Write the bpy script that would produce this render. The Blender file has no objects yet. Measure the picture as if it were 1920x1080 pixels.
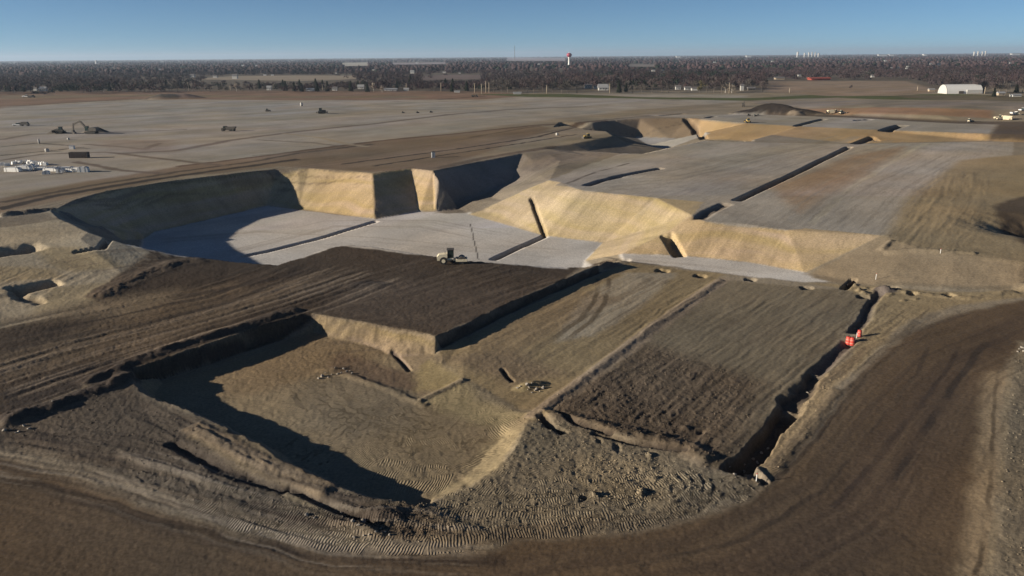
import bpy, bmesh, math, random, time
import numpy as np
from mathutils import Vector, Matrix
from mathutils.geometry import delaunay_2d_cdt
T0 = time.time()
R = math.radians
random.seed(7)
rng = np.random.default_rng(7)
scene = bpy.context.scene
COL = scene.collection

# ------------------------------------------------------------------ camera
SC = 0.92                      # metres per survey unit
CAMH = 48.0 * SC
FPX = 1450.0
ROLL = math.atan(15 / 1920)
HOR = 104.7
PITCH = math.atan((540 - HOR) / FPX)
cd = bpy.data.cameras.new("camera")
cam = bpy.data.objects.new("camera", cd)
COL.objects.link(cam)
cd.sensor_width = 36
cd.lens = 36 * FPX / 1920
cd.clip_start = 1
cd.clip_end = 80000
cam.location = (0, 0, CAMH)
cam.matrix_world = Matrix.Translation((0, 0, CAMH)) @ Matrix.Rotation(math.pi / 2 - PITCH, 4, 'X') @ Matrix.Rotation(-ROLL, 4, 'Z')
scene.camera = cam

# ------------------------------------------------------------------ light
SUN_EL, SUN_AZ = 13.8, 79.0    # shadows run 75 degrees to the right of the view direction
world = bpy.data.worlds.new("World")
scene.world = world
world.use_nodes = True
nt = world.node_tree
for n in list(nt.nodes):
    nt.nodes.remove(n)
wo = nt.nodes.new('ShaderNodeOutputWorld')
bg = nt.nodes.new('ShaderNodeBackground')
sky = nt.nodes.new('ShaderNodeTexSky')
sky.sky_type = 'NISHITA'
sky.sun_disc = False
sky.sun_elevation = R(SUN_EL)
sky.sun_rotation = R(180 + SUN_AZ)
sky.altitude = 300
sky.air_density = 1.0
sky.dust_density = 0.0
sky.ozone_density = 3.0
bg.inputs['Strength'].default_value = 0.05
tcw = nt.nodes.new('ShaderNodeTexCoord')
mpw = nt.nodes.new('ShaderNodeVectorMath')
mpw.operation = 'MULTIPLY_ADD'
mpw.inputs[1].default_value = (1, 1, 1.4)
mpw.inputs[2].default_value = (0, 0, 0.07)
nt.links.new(tcw.outputs['Generated'], mpw.inputs[0])
nt.links.new(mpw.outputs[0], sky.inputs[0])
# the pale band of air along the horizon, all the way round
sxw = nt.nodes.new('ShaderNodeSeparateXYZ')
nt.links.new(tcw.outputs['Generated'], sxw.inputs[0])
mrw = nt.nodes.new('ShaderNodeMapRange')
mrw.interpolation_type = 'SMOOTHSTEP'
mrw.inputs['From Min'].default_value = -0.02
mrw.inputs['From Max'].default_value = 0.30
mrw.inputs['To Min'].default_value = 1.0
mrw.inputs['To Max'].default_value = 0.0
nt.links.new(sxw.outputs['Z'], mrw.inputs['Value'])
rpw = nt.nodes.new('ShaderNodeMix')
rpw.data_type = 'RGBA'
rpw.inputs[6].default_value = (.42, .54, .68, 1)
rpw.inputs[7].default_value = (1.08, 1.30, 1.52, 1)
nt.links.new(mrw.outputs[0], rpw.inputs[0])
mlw = nt.nodes.new('ShaderNodeMix')
mlw.data_type = 'RGBA'
mlw.blend_type = 'MULTIPLY'
mlw.inputs[0].default_value = 1
nt.links.new(sky.outputs[0], mlw.inputs[6])
nt.links.new(rpw.outputs[2], mlw.inputs[7])
nt.links.new(mlw.outputs[2], bg.inputs['Color'])
nt.links.new(bg.outputs[0], wo.inputs['Surface'])
sd = bpy.data.lights.new("sun", 'SUN')
sd.energy = 5.0
sd.angle = R(0.53)
sd.color = (1.0, 0.89, 0.73)
sun = bpy.data.objects.new("sun", sd)
COL.objects.link(sun)
sdir = Vector((math.sin(R(SUN_AZ)) * math.cos(R(SUN_EL)), math.cos(R(SUN_AZ)) * math.cos(R(SUN_EL)), -math.sin(R(SUN_EL))))
sun.rotation_euler = sdir.to_track_quat('-Z', 'Y').to_euler()
sun.location = (-200, -100, 200)
vs = scene.view_settings
vs.view_transform = 'Standard'
vs.look = 'None'
vs.gamma = 1
vs.use_curve_mapping = False
vs.exposure = 0.62
scene.render.engine = 'CYCLES'
scene.cycles.max_bounces = 4
scene.cycles.volume_bounces = 1

# ------------------------------------------------------------------ surveying helpers
CR, SR = math.cos(ROLL), math.sin(ROLL)
CP, SP = math.cos(PITCH), math.sin(PITCH)


def ray(px, py):
    u = (px - 960) / FPX
    v = -(py - 540) / FPX
    u, v = u * CR + v * SR, -u * SR + v * CR
    return np.array((u, CP + v * SP, -SP + v * CP))


def U(px, py, z):
    """surveyed point: where the sight line meets level z (survey units) -> metres"""
    d = ray(px, py)
    t = (z * SC - CAMH) / d[2]
    return np.array((d[0] * t, d[1] * t, z * SC))


def project(x, y, z):
    dz = z - CAMH
    f = y * CP - dz * SP
    vv = y * SP + dz * CP
    u, v = x / f, vv / f
    u, v = u * CR - v * SR, u * SR + v * CR
    return 960 + u * FPX, 540 - v * FPX


# ------------------------------------------------------------------ noise
def hash2(ix, iy, seed):
    h = (ix.astype(np.int64) * 374761393 + iy.astype(np.int64) * 668265263 + seed * 974711) & 0x7fffffff
    h = ((h ^ (h >> 13)) * 1274126177) & 0x7fffffff
    h = h ^ (h >> 16)
    return (h & 0xffffff) / float(0xffffff)


def vnoise(x, y, seed=0):
    ix = np.floor(x)
    iy = np.floor(y)
    fx = x - ix
    fy = y - iy
    fx = fx * fx * (3 - 2 * fx)
    fy = fy * fy * (3 - 2 * fy)
    a = hash2(ix, iy, seed)
    b = hash2(ix + 1, iy, seed)
    c = hash2(ix, iy + 1, seed)
    d = hash2(ix + 1, iy + 1, seed)
    return (a + (b - a) * fx) * (1 - fy) + (c + (d - c) * fx) * fy


def fbm(x, y, octv=4, seed=0, gain=0.5):
    s = 0
    a = 1
    t = 0
    for i in range(octv):
        s = s + a * vnoise(x, y, seed + i * 17)
        t += a
        a *= gain
        x = x * 2.03 + 11.3
        y = y * 2.03 + 5.7
    return s / t - 0.5


def smooth(a, b, x):
    t = np.clip((x - a) / (b - a), 0, 1)
    return t * t * (3 - 2 * t)


# ------------------------------------------------------------------ breaklines of the earthworks
D1 = np.array((0.57, 0.82))      # main building axis
D2 = np.array((0.82, -0.57))
BL = []                          # list of polylines of 3-D points


def L(*p):
    a = np.array([U(*q) for q in p])
    BL.append(a)
    return a


def W(*p):
    a = np.array(p, float)
    BL.append(a)
    return a


def off(a, n, dist, z):
    """polyline displaced by n*dist(metres, scalar or list), new level z"""
    dist = np.broadcast_to(np.asarray(dist, float), (len(a),))
    b = a.copy()
    b[:, 0] += n[0] * dist
    b[:, 1] += n[1] * dist
    b[:, 2] = np.asarray(z) * SC
    BL.append(b)
    return b


# big pit: rim
L((698, 325, 0), (703, 411, -13.5))
L((770, 316, 0), (785, 397, -13.5))
L((812, 320.5, 0), (815, 397, -13.5))
L((480, 321, 0), (500, 386, -13.5))
L((445, 325, 0), (500, 386, -13.5))
L((520, 317, 0), (500, 386, -13.5))
L((560, 316.3, 0), (500, 386, -13.5))
L((95, 395, 0), (140, 375, 0), (200, 358, 0), (330, 338, 0), (430, 327, 0), (445, 325, 0), (480, 321, 0), (520, 317, 0), (560, 316.3, 0), (580, 316, 0),
  (640, 319, 0), (698, 325, 0), (735, 320.5, 0), (770, 316, 0), (775, 316.2, 0), (812, 320.5, 0), (840, 315, 0), (900, 303, 0), (980, 287, 0))
L((270, 440, -13.5), (290, 435, -13.5), (380, 413, -13.5), (455, 396, -13.5), (500, 386, -13.5), (560, 391, -13.5), (640, 402, -13.5), (703, 411, -13.5),
  (745, 404, -13.5), (785, 397, -13.5), (815, 397, -13.5), (860, 392, -13.4), (880, 402, -13.5), (1020, 442, -13.5), (1130, 455, -13.5), (1096, 488, -13.5))
nb = L((95, 396, -.3), (110, 410, -.6), (140, 422, -1.2), (165, 435, -1.8), (200, 447, -2.8), (240, 458, -3.6), (290, 469, -4.6), (345, 480, -5.6),
       (430, 490, -5.9), (520, 497, -6), (570, 481, -5.8), (620, 464, -5.4), (655, 459, -5.2), (700, 463, -5.4), (760, 472, -5.8), (850, 487, -6.4),
       (930, 493, -6.7), (1000, 498, -7), (1060, 502, -7.1), (1100, 500, -7.1), (1120, 497, -7.1), (1165, 489, -8.6))
hid = [nb[i][:2] + D1 * 8.5 for i in (4, 5, 6, 7, 8)] + [nb[9][:2] + D1 * 7 - D2 * 7, nb[10][:2] - D2 * 7.5, nb[11][:2] - D2 * 8, nb[12][:2] + D1 * 8 - D2 * 8] \
    + [nb[i][:2] + D1 * 7.3 for i in (13, 14, 15, 16)] + [nb[i][:2] + D1 * 6.2 for i in (17, 18)]
BL.append(np.array([(p[0], p[1], -13.5 * SC) for p in hid]))
# bench and wall behind the ramp
L((822, 335, -2), (830, 349, -6), (900, 334, -5.6), (965, 319, -4.6), (1000, 303, -2), (1030, 290, -.6))
L((850, 378, -12.3), (905, 362, -10.8), (960, 340, -8.2), (1000, 322, -4.5), (1050, 302, -1.6))
# first sand face
L((880, 402, -13.5), (900, 393, -12.2), (940, 377, -9.5), (985, 357, -5), (1030, 338, -1.6), (1048, 341, -1.6), (1090, 357, -1.6), (1130, 361, -1.6), (1230, 371, -1.7), (1322, 379, -1.8),
  (1298, 404, -2.2), (1322, 415, -2.4), (1395, 420, -2.6), (1475, 431, -3), (1506, 428, -3.2), (1655, 441, -2.9))
# second sand face and strip
L((1166, 476, -9.5), (1195, 462, -8.2), (1240, 441, -6.0), (1298, 404, -2.2))
L((1166, 476, -9.5), (1240, 480, -9.5), (1290, 480, -9.5), (1400, 491, -9.5), (1510, 511, -9.2), (1655, 441, -2.9))
L((1096, 488, -13.5), (1130, 481, -11.5), (1166, 476, -9.5))
L((1172, 489, -9.6), (1240, 497, -9.6), (1360, 513, -9.6), (1510, 529, -9.3), (1600, 534, -8.9))
L((1655, 441, -2.9), (1720, 465, -3.3), (1800, 478, -3.4), (1920, 490, -3.4), (2100, 500, -3.4))
L((1640, 535, -8.7), (1760, 545, -8.3), (1900, 545, -7.6), (2050, 540, -7))
# pad A cliff
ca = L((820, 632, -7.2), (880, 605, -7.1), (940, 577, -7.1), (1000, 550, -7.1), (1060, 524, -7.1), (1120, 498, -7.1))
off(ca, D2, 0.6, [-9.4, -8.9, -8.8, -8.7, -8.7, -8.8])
# near pit
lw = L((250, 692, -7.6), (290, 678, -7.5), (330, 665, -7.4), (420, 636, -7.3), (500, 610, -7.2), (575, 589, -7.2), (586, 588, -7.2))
L((586, 588, -7.2), (640, 597, -7.2), (700, 608, -7.2), (760, 620, -7.2), (820, 632, -7.2))
L((590, 624, -10.6), (640, 637, -10.6), (700, 652, -10.7), (740, 668, -10.8), (775, 697, -10.8), (800, 672, -10.2), (815, 663, -10))
off(lw[:-2], D2, [1.2, 1.0, 1.0, 1.0, 1.0], -10.8)
nbk = L((250, 692, -7.6), (246, 712, -7.6), (262, 735, -7.6), (300, 752, -7.8), (360, 770, -7.8), (430, 803, -7.9), (520, 855, -8.0), (620, 905, -8.1),
        (700, 933, -8.2), (780, 945, -8.6), (825, 938, -9.2), (880, 915, -9.2), (930, 880, -9), (960, 850, -8.9), (975, 818, -8.9), (1000, 778, -9.7))
off(nbk[2:10], np.array((.35, .93)), [2.0, 3.0, 3.2, 3.2, 3.2, 3.2, 3.2, 2.6], -11.0)
L((822, 925, -10.6), (880, 885, -11), (925, 835, -11), (945, 795, -10.8))
L((1000, 778, -9.7), (960, 770, -10.2), (900, 750, -10.4), (870, 715, -10.3))
L((786, 752, -10.9), (868, 714, -10.3), (830, 690, -10.4), (818, 668, -10))
L((1000, 775, -9.7), (1180, 645, -9.8), (1350, 525, -9.7))
L((1000, 778, -9.7), (1100, 800, -9.4), (1250, 840, -9.2), (1330, 870, -9))
L((1380, 888, -9.0), (1430, 800, -9.2), (1540, 680, -9.2), (1640, 550, -8.9))
# road side and road
L((0, 830, -8.0), (100, 850, -8.2), (300, 920, -8.6), (500, 985, -8.9), (700, 1020, -9), (950, 1020, -9.2), (1200, 990, -9.3), (1400, 930, -9.2), (1500, 850, -9),
  (1600, 720, -8.7), (1700, 640, -8.4), (1920, 570, -7.6), (2100, 530, -7))
L((0, 940, -8.4), (400, 1060, -9), (900, 1075, -9.4), (1300, 1050, -9.5), (1560, 940, -9.3), (1680, 800, -8.9), (1780, 690, -8.4), (1920, 630, -7.8), (2100, 600, -7.2))
L((1870, 1085, -9), (1885, 900, -8.4), (1900, 750, -7.9), (1930, 660, -7.4), (2080, 620, -7))
# left benches
L((-250, 480, -.3), (0, 412, -.3), (60, 402, -.3))
L((-250, 520, -2), (0, 462, -2.2), (90, 452, -2.2), (150, 448, -2))
L((-250, 640, -4.6), (0, 590, -4.9), (100, 580, -5), (180, 545, -5), (230, 515, -5), (300, 492, -5))
L((-250, 720, -6), (0, 680, -6.4), (250, 625, -6.6), (420, 585, -6.7), (560, 540, -6.6), (700, 520, -6.6))
L((-250, 820, -7), (0, 790, -7.4), (150, 735, -7.4))
# second pit, far side
L((1038, 239, 0), (1065, 235.5, 0), (1110, 229.5, 0), (1150, 225.5, 0), (1200, 223, 0), (1290, 222, 0), (1400, 231, 0.6), (1500, 236, 0.8), (1640, 243, 1.2), (1840, 250, 1.4), (2000, 252, 1))
L((1110, 229.5, 0), (1118, 251, -7), (1062, 250, -7))
fl2 = L((1040, 241, 0), (1055, 241.5, 0), (1100, 243.5, 0), (1137, 246, 0), (1142, 249, 0), (1150, 254, 0), (1070, 270, 0), (1015, 277, 0))
L((1118, 251, -7), (1192, 258, -12), (1255, 260, -12), (1312, 262, -12))
L((1192, 258, -12), (1215, 273, -12), (1215, 282, -12), (1180, 281, -11))
L((1150, 254, 0), (1173, 265.5, -3.5), (1100, 282.5, -3.2), (1070, 283, -2.5))
pe = L((1100, 291, -1.5), (1165, 287, -1.6), (1206, 288, -1.6), (1258, 276, -1.6), (1322, 263, -1.6))
off(pe[1:], D1, [5, 6, 6, 5], -12)
L((1322, 263, -1.6), (1400, 265, -1.6), (1600, 270, -2.0), (1850, 264, -2.2), (2050, 264, -2.2))
# rear terrace and dirt bank
L((1050, 229, 0), (1200, 213, 0), (1380, 207, 0), (1392, 200, 0), (1398, 187, 0))
L((1400, 208, .8), (1440, 213, 1), (1600, 219, 1.2), (1800, 229, 1.4), (2000, 238, 1.5))
L((1520, 210, 1.5), (1620, 211, 4), (1760, 216, 4.5), (1850, 224, 2.5))
L((1500, 201, 1.5), (1640, 202, 6), (1900, 204, 7), (2100, 206, 7))
L((1480, 197, 1), (1640, 198, 6), (1900, 199, 7.5), (2100, 200, 7))
L((1400, 190, 0), (1600, 186, 0), (1900, 188, 0), (2100, 188, 0))
L((1700, 300, -2.4), (1750, 380, -2.8), (1790, 330, -2.4), (1960, 300, -1.5))
L((0, 185, 0), (400, 182, 0), (900, 180, 0))
for yy in (1500,):
    W((-2400, yy, 0), (-700, yy, 0), (700, yy, 0), (2400, yy, 0))
W((-30000, 33000, 0), (30000, 33000, 0))
W((-900, 900, 0), (-600, 500, 0), (-420, 300, 0), (-330, 200, -1))
W((900, 900, 0), (600, 500, 0), (420, 300, -2), (300, 150, -6.5), (120, 28, -8.3))
W((-330, 200, -1), (-200, 110, -6), (-130, 60, -7.2), (-110, 28, -7.8), (120, 28, -8.3))

pts, edges = [], []
key = {}
for a in BL:
    idx = []
    for p in a:
        k = (round(p[0], 1), round(p[1], 1))
        if k not in key:
            key[k] = len(pts)
            pts.append(p)
        if not idx or idx[-1] != key[k]:
            idx.append(key[k])
    edges += list(zip(idx[:-1], idx[1:]))
r = delaunay_2d_cdt([Vector((p[0], p[1])) for p in pts], edges, [], 0, 1e-4, True)
tv, tf, ov = r[0], r[2], r[3]
TZ = np.zeros(len(tv))
TX = np.array([v.x for v in tv])
TY = np.array([v.y for v in tv])
P = np.array(pts)
ncross = 0
for i, o in enumerate(ov):
    if o:
        TZ[i] = P[o[0], 2]
    else:
        # crossing of two breaklines: take the mean of the line levels there
        ncross += 1
        z = []
        for a, b in edges:
            A, B = P[a], P[b]
            d = B[:2] - A[:2]
            l2 = d @ d
            if l2 < 1e-6:
                continue
            t = ((TX[i] - A[0]) * d[0] + (TY[i] - A[1]) * d[1]) / l2
            if 0 <= t <= 1:
                q = A[:2] + d * t
                if abs(q[0] - TX[i]) + abs(q[1] - TY[i]) < 1e-2:
                    z.append(A[2] + (B[2] - A[2]) * t)
                    if __name__ == '__main__':
                        print('CROSS at', [round(float(c)) for c in project(TX[i], TY[i], z[-1])], z[-1])
        TZ[i] = np.mean(z) if z else 0
print('breakline crossings', ncross, 'tris', len(tf))

# ------------------------------------------------------------------ height grid (finer towards the near side)
ys = [30.0]
while ys[-1] < 32000:
    y = ys[-1]
    ys.append(y + y * ((0.0034 + 0.0022 * min(1, max(0, (y - 250) / 700))) if y < 1900 else 0.045))
rowY = np.array(ys)
NR = len(rowY)
NC = 1000
tcol = np.linspace(-0.86, 0.86, NC)
X = rowY[:, None] * tcol[None, :]
X = X + np.sign(tcol)[None, :] * np.maximum(0, np.abs(tcol)[None, :] - 0.7) * np.maximum(0, 90 - rowY[:, None]) * 2.0
Y = np.repeat(rowY[:, None], NC, 1)
Z = np.full(X.shape, 0.0)
NEARW = np.clip((235 - Y) / 100, 0, 1)
XW = X + (fbm(X * .55, Y * .55, 3, 401) * 1.1 + fbm(X * .12, Y * .12, 2, 403) * 1.6) * NEARW
YW = Y + (fbm(X * .55 + 40, Y * .55, 3, 405) * 1.1 + fbm(X * .12 + 40, Y * .12, 2, 407) * 1.6) * NEARW
for f in tf:
    for k in range(1, len(f) - 1):
        i, j, l = f[0], f[k], f[k + 1]
        x0, y0, x1, y1, x2, y2 = TX[i], TY[i], TX[j], TY[j], TX[l], TY[l]
        ra, rb = np.searchsorted(rowY, (min(y0, y1, y2), max(y0, y1, y2)))
        ra = max(0, ra - 8)
        rb = min(NR, rb + 8)
        if rb <= ra:
            continue
        den = (y1 - y2) * (x0 - x2) + (x2 - x1) * (y0 - y2)
        if abs(den) < 1e-9:
            continue
        xmin, xmax = min(x0, x1, x2), max(x0, x1, x2)
        xs = X[ra:rb]
        c0 = np.searchsorted(tcol, min(xmin / rowY[ra], xmin / rowY[rb - 1]) - .03)
        c1 = np.searchsorted(tcol, max(xmax / rowY[ra], xmax / rowY[rb - 1]) + .03)
        if rowY[ra] < 95:
            c0, c1 = 0, NC
        xs = XW[ra:rb, c0:c1]
        yy = YW[ra:rb, c0:c1]
        if xs.size == 0:
            continue
        a = ((y1 - y2) * (xs - x2) + (x2 - x1) * (yy - y2)) / den
        b = ((y2 - y0) * (xs - x2) + (x0 - x2) * (yy - y2)) / den
        c = 1 - a - b
        m = (a >= -1e-6) & (b >= -1e-6) & (c >= -1e-6)
        if m.any():
            zz = a * TZ[i] + b * TZ[j] + c * TZ[l]
            Z[ra:rb, c0:c1][m] = zz[m]
print('grid', NR, NC, 'base done', round(time.time() - T0, 1))


def gz(x, y):
    """height of the finished ground (metres) at x, y"""
    x = np.asarray(x, float)
    y = np.asarray(y, float)
    r = np.interp(y, rowY, np.arange(NR))
    r0 = np.clip(r.astype(int), 0, NR - 2)
    fr = r - r0
    out = 0
    for rr, w in ((r0, 1 - fr), (r0 + 1, fr)):
        yy = rowY[rr]
        t = x / np.maximum(yy, 1)
        # undo the near-side widening
        e = np.maximum(0, 90 - yy) * 2.0
        at = np.abs(t)
        at = np.where(at > 0.7, (at + 0.7 * e / yy) / (1 + e / yy), at)
        t = np.sign(t) * at
        cc = np.clip((t + 0.86) / 1.72 * (NC - 1), 0, NC - 1.001)
        c0 = cc.astype(int)
        fc = cc - c0
        out = out + w * (Z[rr, c0] * (1 - fc) + Z[rr, c0 + 1] * fc)
    return out


_t = np.geomspace(45, 6000, 2600)


def G(px, py):
    """where the sight line through a surveyed picture point meets the ground"""
    d = ray(px, py)
    t = _t / d[1]
    x, y, z = d[0] * t, d[1] * t, CAMH + d[2] * t
    g = gz(x, y)
    h = np.nonzero(z <= g)[0]
    k = h[0] if len(h) else len(t) - 1
    if k > 0:
        a = z[k - 1] - g[k - 1]
        b = g[k] - z[k]
        w = a / (a + b + 1e-9)
        tt = t[k - 1] + (t[k] - t[k - 1]) * w
    else:
        tt = t[0]
    return np.array((d[0] * tt, d[1] * tt, CAMH + d[2] * tt))


def GP(*p):
    return np.array([G(*q) if len(q) == 2 else U(*q) for q in p])[:, :2]


def sub(poly, margin):
    x0, y0 = poly.min(0) - margin
    x1, y1 = poly.max(0) + margin
    ra, rb = np.searchsorted(rowY, (y0, y1))
    ra = max(0, ra - 1)
    rb = min(NR, rb + 1)
    m = (X[ra:rb] >= x0) & (X[ra:rb] <= x1)
    cols = np.nonzero(m.any(0))[0]
    if rb <= ra or len(cols) == 0:
        return slice(0, 0), slice(0, 0)
    return slice(ra, rb), slice(cols[0], cols[-1] + 1)


def sdpoly(poly, x, y):
    """signed distance, negative inside"""
    n = len(poly)
    d = np.full(x.shape, 1e18)
    ins = np.zeros(x.shape, bool)
    for i in range(n):
        ax, ay = poly[i]
        bx, by = poly[(i + 1) % n]
        ex, ey = bx - ax, by - ay
        l2 = ex * ex + ey * ey
        if l2 < 1e-9:
            continue
        t = np.clip(((x - ax) * ex + (y - ay) * ey) / l2, 0, 1)
        d = np.minimum(d, (x - ax - t * ex) ** 2 + (y - ay - t * ey) ** 2)
        c = ((ay > y) != (by > y))
        if abs(ey) > 1e-9:
            ins ^= c & (x < ex * (y - ay) / ey + ax)
    d = np.sqrt(d)
    return np.where(ins, -d, d)


def lineco(line, x, y):
    """signed lateral distance and arc length along a polyline"""
    best = np.full(x.shape, 1e18)
    lat = np.zeros(x.shape)
    arc = np.zeros(x.shape)
    s = 0.0
    for i in range(len(line) - 1):
        ax, ay = line[i]
        ex, ey = line[i + 1] - line[i]
        l = math.hypot(ex, ey)
        if l < 1e-6:
            continue
        ux, uy = ex / l, ey / l
        tt = (x - ax) * ux + (y - ay) * uy
        lo = -1e9 if i == 0 else 0
        hi = 1e9 if i == len(line) - 2 else l
        tc = np.clip(tt, lo, hi)
        dx, dy = x - ax - tc * ux, y - ay - tc * uy
        dd = dx * dx + dy * dy
        sg = (x - ax) * uy - (y - ay) * ux
        m = dd < best
        best = np.where(m, dd, best)
        lat = np.where(m, np.where(sg >= 0, 1, -1) * np.sqrt(dd), lat)
        arc = np.where(m, s + tc, arc)
        s += l
    return lat, arc, s


# soft noise used to make edges uneven
WX = fbm(X * .25, Y * .25, 4, 3) * 2
WY = fbm(X * .25 + 50, Y * .25, 4, 9) * 2

C0 = Z.copy()
COLR = np.zeros(X.shape + (3,))
ZONE = np.zeros(X.shape, np.int8)          # 0 ground 1 haul road 2 pit floor 3 sand bank 4 building pad 5 grass 6 farm field
ROUGH = np.full(X.shape, 0.10)
STREAK = np.zeros(X.shape)                 # amount of grading lines along D1
TU = np.zeros(X.shape)
TM = np.zeros(X.shape)
LAT1 = X * D2[0] + Y * D2[1]
ARC1 = X * D1[0] + Y * D1[1]


def paint(px, col, feather=1.0, zone=None, rough=None, streak=None, warp=1.0, op=1.0, world=None):
    poly = GP(*px) if world is None else np.array(world, float)
    sl = sub(poly, feather * 2 + 4)
    x, y = X[sl], Y[sl]
    if x.size == 0:
        return
    d = sdpoly(poly, x + WX[sl] * warp, y + WY[sl] * warp)
    m = (1 - smooth(-feather, feather, d)) * op
    if col is not None:
        COLR[sl] = COLR[sl] * (1 - m[..., None]) + np.array(col) * m[..., None]
    if zone is not None:
        ZONE[sl] = np.where(d < 0, zone, ZONE[sl])
    if rough is not None:
        ROUGH[sl] = ROUGH[sl] * (1 - m) + rough * m
    if streak is not None:
        STREAK[sl] = STREAK[sl] * (1 - m) + streak * m
    return sl, m


def streakline(px, w, col, op=0.7, feather=0.5, brk=0.0, warp=1.0, zone=None):
    line = GP(*px)
    sl = sub(line, w * 2 + 6)
    x, y = X[sl] + WX[sl] * warp, Y[sl] + WY[sl] * warp
    lat, arc, tot = lineco(line, x, y)
    m = 1 - smooth(w * (1 - feather), w * (1 + feather), np.abs(lat))
    m *= (arc > 0) & (arc < tot)
    if brk:
        m *= smooth(brk - .3, brk + .1, vnoise(arc * .12, lat * .6, 5))
    m *= op
    COLR[sl] = COLR[sl] * (1 - m[..., None]) + np.array(col) * m[..., None]


def carve(px, w, depth, side=0.35, warp=0.3, rough=0.3, ends=True):
    """trench along a polyline: half width w metres, depth metres (negative depth = ridge)"""
    line = GP(*px)
    sl = sub(line, abs(w) * 2 + 5)
    x, y = X[sl] + WX[sl] * warp, Y[sl] + WY[sl] * warp
    lat, arc, tot = lineco(line, x, y)
    m = 1 - smooth(w * (1 - side), w * (1 + side), np.abs(lat))
    if ends:
        m *= smooth(-w * .5, w * .5, arc) * (1 - smooth(tot - w * .5, tot + w * .5, arc))
    Z[sl] -= m * depth * (1 + rough * 2 * fbm(arc * .4, lat * .8, 3, 21))
    return sl, m


def mound(px, py, rx, ry, h, rot=0.0, power=1.0, warp=0.6, col=None):
    c = G(px, py)
    poly = np.array([(c[0] - rx * 1.5, c[1] - rx * 1.5), (c[0] + rx * 1.5, c[1] + rx * 1.5)])
    sl = sub(poly, 2 + ry)
    x, y = X[sl] + WX[sl] * warp - c[0], Y[sl] + WY[sl] * warp - c[1]
    cr, sr = math.cos(rot), math.sin(rot)
    a, b = (x * cr + y * sr) / rx, (-x * sr + y * cr) / ry
    d = np.sqrt(a * a + b * b)
    m = np.clip(1 - d, 0, 1) ** power
    Z[sl] += m * h
    if col is not None:
        mm = smooth(0, .35, m)[..., None]
        COLR[sl] = COLR[sl] * (1 - mm) + np.array(col) * mm


# palette (linear albedo)
TAN = (.235, .185, .125)
GTAN = (.265, .22, .16)
GREY = (.335, .295, .245)
LGREY = (.57, .53, .48)
SAND = (.47, .36, .21)
DARK = (.072, .053, .038)
DARKER = (.046, .035, .029)
ROAD = (.115, .080, .050)
RED = (.225, .145, .095)
OLIVE = (.20, .165, .095)
GRASS = (.085, .095, .03)
FIELD = (.30, .225, .16)

# ------------------------------------------------------------------ ground colours and zones
COLR[:] = GTAN
far = Y > 1000
COLR[far] = (.14, .115, .085)
# plateau, left
paint([(-300, 330), (0, 385), (130, 350), (300, 320), (520, 290), (760, 258), (1000, 228), (1200, 205), (1400, 190), (1400, 178), (900, 176), (0, 176), (-300, 200)], GREY, 6, 0, .06)
paint([(0, 172), (500, 170), (900, 171), (1010, 178), (900, 187), (600, 188), (430, 187), (250, 186), (100, 195), (-100, 212), (-100, 172)], RED, 6)
paint([(0, 179), (260, 177), (560, 180), (800, 180), (800, 184), (560, 184), (260, 181), (0, 186)], (.2, .15, .09), 4)
streakline([(20, 199), (180, 190), (300, 185)], 3.5, DARK, .9)
paint([(880, 176), (1060, 176), (1200, 182), (1420, 184), (1520, 178), (1780, 176), (1880, 180), (1870, 187), (1680, 187), (1570, 183), (1400, 189), (1200, 185), (1000, 182)], GRASS, 8, 5, .2)
paint([(1440, 152), (1700, 152), (1760, 170), (1700, 180), (1550, 180), (1440, 172)], (.29, .215, .15), 8, 6, .05)
paint([(1680, 178), (1920, 180), (2050, 195), (1920, 190), (1700, 184)], (.15, .12, .07), 6)
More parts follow.
